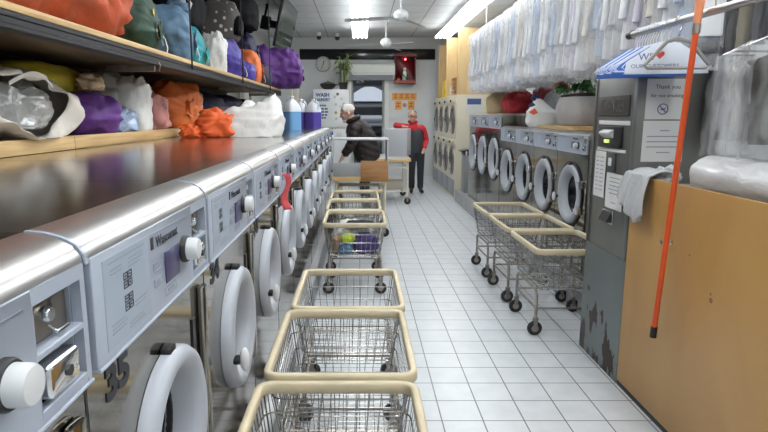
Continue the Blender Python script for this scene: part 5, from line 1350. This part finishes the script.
# ------------------------------------------------------------------ trousers in film hanging over the counter
def film_bag(label, y, x0, x1, z0, z1, depth, seed, mat, inner, inner_mat, group):
    t = thing('hanging_garment_cover', label, 'garment cover', ((x0 + x1) / 2, y, z1), 0, group)
    w = x1 - x0; h = z1 - z0
    def fn(u, v):
        a = 2 * PI * u; c, s = math.cos(a), math.sin(a)
        sh_ = .62 + .38 * min(1, v * 9)
        x = w / 2 * math.copysign(abs(c) ** .35, c) * sh_ * (1 + .09 * v); yy = depth / 2 * math.copysign(abs(s) ** .6, s) * (.25 + .75 * min(1, v * 3))
        n = nz((x * 2.4, seed, v * .7), 4.5, seed) * .028 + nz((x * 6, seed, v * 1.3), 6, seed + 4) * .012
        return (x + n * .4, yy + n * (1.6 if s < 0 else -1.2), -.06 - (h - .06) * v + .02 * nz((x, yy, 3), 7, seed) * (v > .95))
    MB().grid(fn, 64, 30, closed_u=True).build('film_cover', mat, t, ang=80)
    if inner:
        g = MB()
        for q in (-1, 1):
            def tr_(u, v):
                a = 2 * PI * u
                e_ = min(1, v * 9) ** .5; return (q * .085 + .078 * e_ * math.copysign(abs(math.cos(a)) ** .5, math.cos(a)) * (1 - .15 * v), .022 * e_ * math.sin(a) + .006 * nz((v * 3, q, seed), 3), -.10 - v * (h - .16))
            g.grid(tr_, 20, 14, closed_u=True)
        g.build('folded_trousers', inner_mat, t, weld=False)
    MB().tube([(-w * .47, 0, -.10), (w * .47, 0, -.10), (.02, 0, -.005), (-.02, 0, -.005)], .0035, 6, closed=True).tube([(0, 0, -.005), (0, 0, .03), (.018, 0, .05), (.0, 0, .072), (-.018, 0, .06)], .0028, 6).build('wire_hanger', M['zinc'], t, weld=False)
    return t
film_bag('loose clear film cover over grey trousers, hanging from the rail by the orange pole', 2.20, 1.345, 1.88, 1.31, 1.81, .09, 2.3, M['film_jeans'], True, pbr('grey_denim', (.045, .04, .036), .85, bump=.2), 'trousers in clear film over the counter')
film_bag('second clear film cover over olive trousers behind the loose one', 2.34, 1.40, 1.92, 1.32, 1.81, .08, 5.3, M['film_jeans'], True, pbr('olive_denim', (.055, .052, .042), .85, bump=.2), 'trousers in clear film over the counter')
# ------------------------------------------------------------------ covered shirts on the long rail
RX, RZ2 = 1.86, 2.745
rl_ = thing('garment_rail', 'long ceiling-hung rail carrying the row of plastic-covered shirts', 'rail', (RX, 0, RZ2))
MB().tube([(0, 2.5, 0), (0, 8.95, 0)], .015, 12).build('bar', M['steel_edge'], rl_)
for y in (2.6, 4.7, 6.8, 8.9): MB().tube([(0, y, .0), (0, y, ZC - RZ2 - .001)], .008, 8).build('drop_rod', M['steel_edge'], rl_)
def shirt(label, mat, seed, group, cover=None):
    """hangs from the rail at its origin, faces -y; about 0.46 wide and 0.9 long"""
    t = thing('hanging_shirt', label, 'shirt', (0, 0, RZ2), 0, group)
    MB().tube([(.018 * math.cos(a), 0, .018 * math.sin(a)) for a in [PI * 1.05 - i * PI * 1.25 / 7 for i in range(8)]] + [(.0, 0, -.05), (0, 0, -.085)], .0022, 5).build('hanger_hook', M['zinc'], t)
    def tor(u, v):
        a = 2 * PI * u; c, s = math.cos(a), math.sin(a)
        if v < .14: q = v / .14; w = .055 + (.225 - .055) * q; z = -.075 - .055 * q - .012 * q * q; d_ = .028 + .012 * q
        else: q = (v - .14) / .86; w = .225 - .012 * math.sin(PI * q); z = -.142 - .76 * q; d_ = .044 + .004 * q
        n = nz((c * w * 3, v * 1.0, s), 5, seed) * .010 + nz((c * w * 8, v * .6, s), 5, seed + 3) * .006
        return (w * math.copysign(abs(c) ** .7, c), d_ * math.copysign(abs(s) ** .8, s) + n, z)
    mb = MB().grid(tor, 30, 20, closed_u=True)
    for q in (-1, 1):
        def slv(u, v):
            a = 2 * PI * u
            x = q * (.205 + .028 * v + .004 * math.sin(7 * v)); z = -.150 - .56 * v
            n = nz((q, v * 2.5, math.cos(a)), 4, seed) * .008
            return (x + (.048 - .014 * v) * math.cos(a) * .6, -.012 + (.040 - .012 * v) * math.sin(a) + n, z)
        mb.grid(slv, 14, 12, closed_u=True)
    mb.build('shirt_body', mat, t, ang=80, weld=False)
    MB().tube([(.05 * math.cos(a), .035 * math.sin(a), -.072 - .014 * max(0, -math.sin(a))) for a in [2 * PI * i / 18 for i in range(18)]], .016, 6, closed=True).build('collar', mat, t)
    def cov(u, v):
        a = 2 * PI * u; c, s = math.cos(a), math.sin(a)
        if v < .12: q = v / .12; w = .045 + .205 * q ** .8; z = -.055 - .065 * q; d_ = .02 + .032 * q
        else: q = (v - .12) / .88; w = .25 + .018 * q + .012 * math.sin(9 * q + seed); z = -.12 - .835 * q; d_ = .058 + .008 * q
        n = nz((c * 2.2, v * 1.2, s), 3.1, seed + 7) * .022 + nz((c * 5, v * 1.2, s * 2), 4, seed + 2) * .012
        if v > .97: z += .03 * nz((c * 4, s * 3, 1), 3, seed)
        return (w * math.copysign(abs(c) ** .6, c) + n * c, d_ * math.copysign(abs(s) ** .7, s) + n * .5 * s, z)
    MB().grid(cov, 40, 22, closed_u=True).build('film_cover', cover or M['film'], t, ang=80)
    return t
GS = 'shirts in clear film on the long rail'
kinds = [('white shirt in clear film on the long rail', (.76, .77, .79)), ('pale blue shirt in clear film on the long rail', (.46, .53, .66)), ('cream shirt in clear film on the long rail', (.66, .62, .56)),
         ('light grey shirt in clear film on the long rail', (.56, .57, .58)), ('lavender shirt in clear film on the long rail', (.60, .57, .68))]
protos = [None] * 5
order = [0, 0, 3, 0, 1, 0, 0, 2, 0, 0, 1, 0, 3, 0, 0, 1, 0, 2, 0, 0, 1, 0, 0, 1, 3, 0, 4, 0, 2, 1, 0, 3, 0, 4, 2, 0, 1, 0]
rr = random.Random(9); y = 8.80
for k, q in enumerate(order):
    if protos[q] is None:
        protos[q] = shirt(kinds[q][0], pbr('shirt_%d' % q, kinds[q][1], .8, bump=.1, bscale=30), 1.7 * q + 1, GS); o = protos[q]
    else: o = dup(protos[q])
    o.location = (RX + rr.uniform(-.012, .012), y, RZ2); o.rotation_euler = (0, 0, rr.uniform(-.02, .02)); o.scale = (1, 1, rr.uniform(.95, 1.04))
    y -= .158
# dark garments in film behind the steel rail
GD = 'dark garments in film behind the steel rail'
rd = thing('garment_rail', 'short ceiling-hung rail with dark clothes behind the steel one', 'rail', (1.99, 0, 2.26))
MB().tube([(0, 1.2, 0), (0, 2.95, 0)], .015, 12).build('bar', M['steel_edge'], rd)
for y in (1.3, 2.9): MB().tube([(0, y, .0), (0, y, ZC - 2.261)], .008, 8).build('drop_rod', M['steel_edge'], rd)
for k, (c, nm) in enumerate((((.015, .015, .017), 'black'), ((.17, .15, .10), 'olive'), ((.03, .03, .035), 'charcoal'), ((.10, .05, .075), 'plum'))):
    s = shirt(f'{nm} garment in clear film hanging behind the steel rail', pbr('dark_cloth_%d' % k, c, .8), 3.1 * k + 20, GD, M['film_faint'])
    s.location = (1.99, 2.91 - .11 * k, 2.26); s.rotation_euler = (0, 0, .02 * (k % 3 - 1))

# ------------------------------------------------------------------ clothes in the loaded cart
G5 = 'clothes heaped in the loaded cart'
cx, cy, cz = -.045, 4.93, .335
for (lab, nm, c, dx, dy, dz, sx, sy, sz, sd) in (
        ('white bed sheet heaped across the loaded cart', 'bed_sheet', (.70, .70, .68), -.02, .06, .085, .31, .36, .18, 3.1),
        ('purple garment heaped in the loaded cart', 'folded_garment', (.06, .04, .16), .09, -.14, .0, .21, .18, .2, 4.1),
        ('lime green cloth in the loaded cart', 'folded_garment', (.45, .55, .03), -.06, -.18, .10, .12, .08, .08, 5.1),
        ('blue cloth under the lime green one in the loaded cart', 'folded_garment', (.08, .18, .30), -.07, -.17, .0, .14, .10, .10, 6.1),
        ('tan cloth at the corner of the loaded cart', 'folded_garment', (.42, .26, .14), -.155, -.10, .0, .06, .15, .16, 7.1),
        ('black cloth lying over the sheet in the loaded cart', 'folded_garment', (.02, .02, .022), .04, -.10, .22, .22, .14, .06, 8.1)):
    heap(nm, lab, 'clothes', cloth_mat(nm + lab[:6], c, .8), (cx + dx, cy + dy, cz + dz), .2, sx, sy, sz, sd, G5, wr=.28, sharp=True)

# ------------------------------------------------------------------ world, camera
w = bpy.data.worlds.new('W'); sc.world = w; w.use_nodes = True
w.node_tree.nodes['Background'].inputs['Color'].default_value = (.80, .88, 1, 1); w.node_tree.nodes['Background'].inputs['Strength'].default_value = 1.1
cam = bpy.data.cameras.new('camera'); co = bpy.data.objects.new('camera', cam); C.objects.link(co)
co.location = (0, 0, 1.48); co.rotation_euler = (PI / 2 - math.atan(101 / 580), 0, 0)
cam.sensor_width = 36; cam.lens = 36 * 580 / 768; cam.shift_x = 24 / 768; cam.clip_start = .02
sc.camera = co
vs = sc.view_settings
vs.view_transform = 'Standard'; vs.look = 'None'; vs.gamma = 1; vs.exposure = -.1; vs.use_curve_mapping = False
sc.cycles.max_bounces = 8; sc.cycles.transparent_max_bounces = 24; sc.cycles.diffuse_bounces = 4; sc.cycles.glossy_bounces = 4
sc.cycles.use_denoising = True
sc.cycles.sample_clamp_indirect = 6
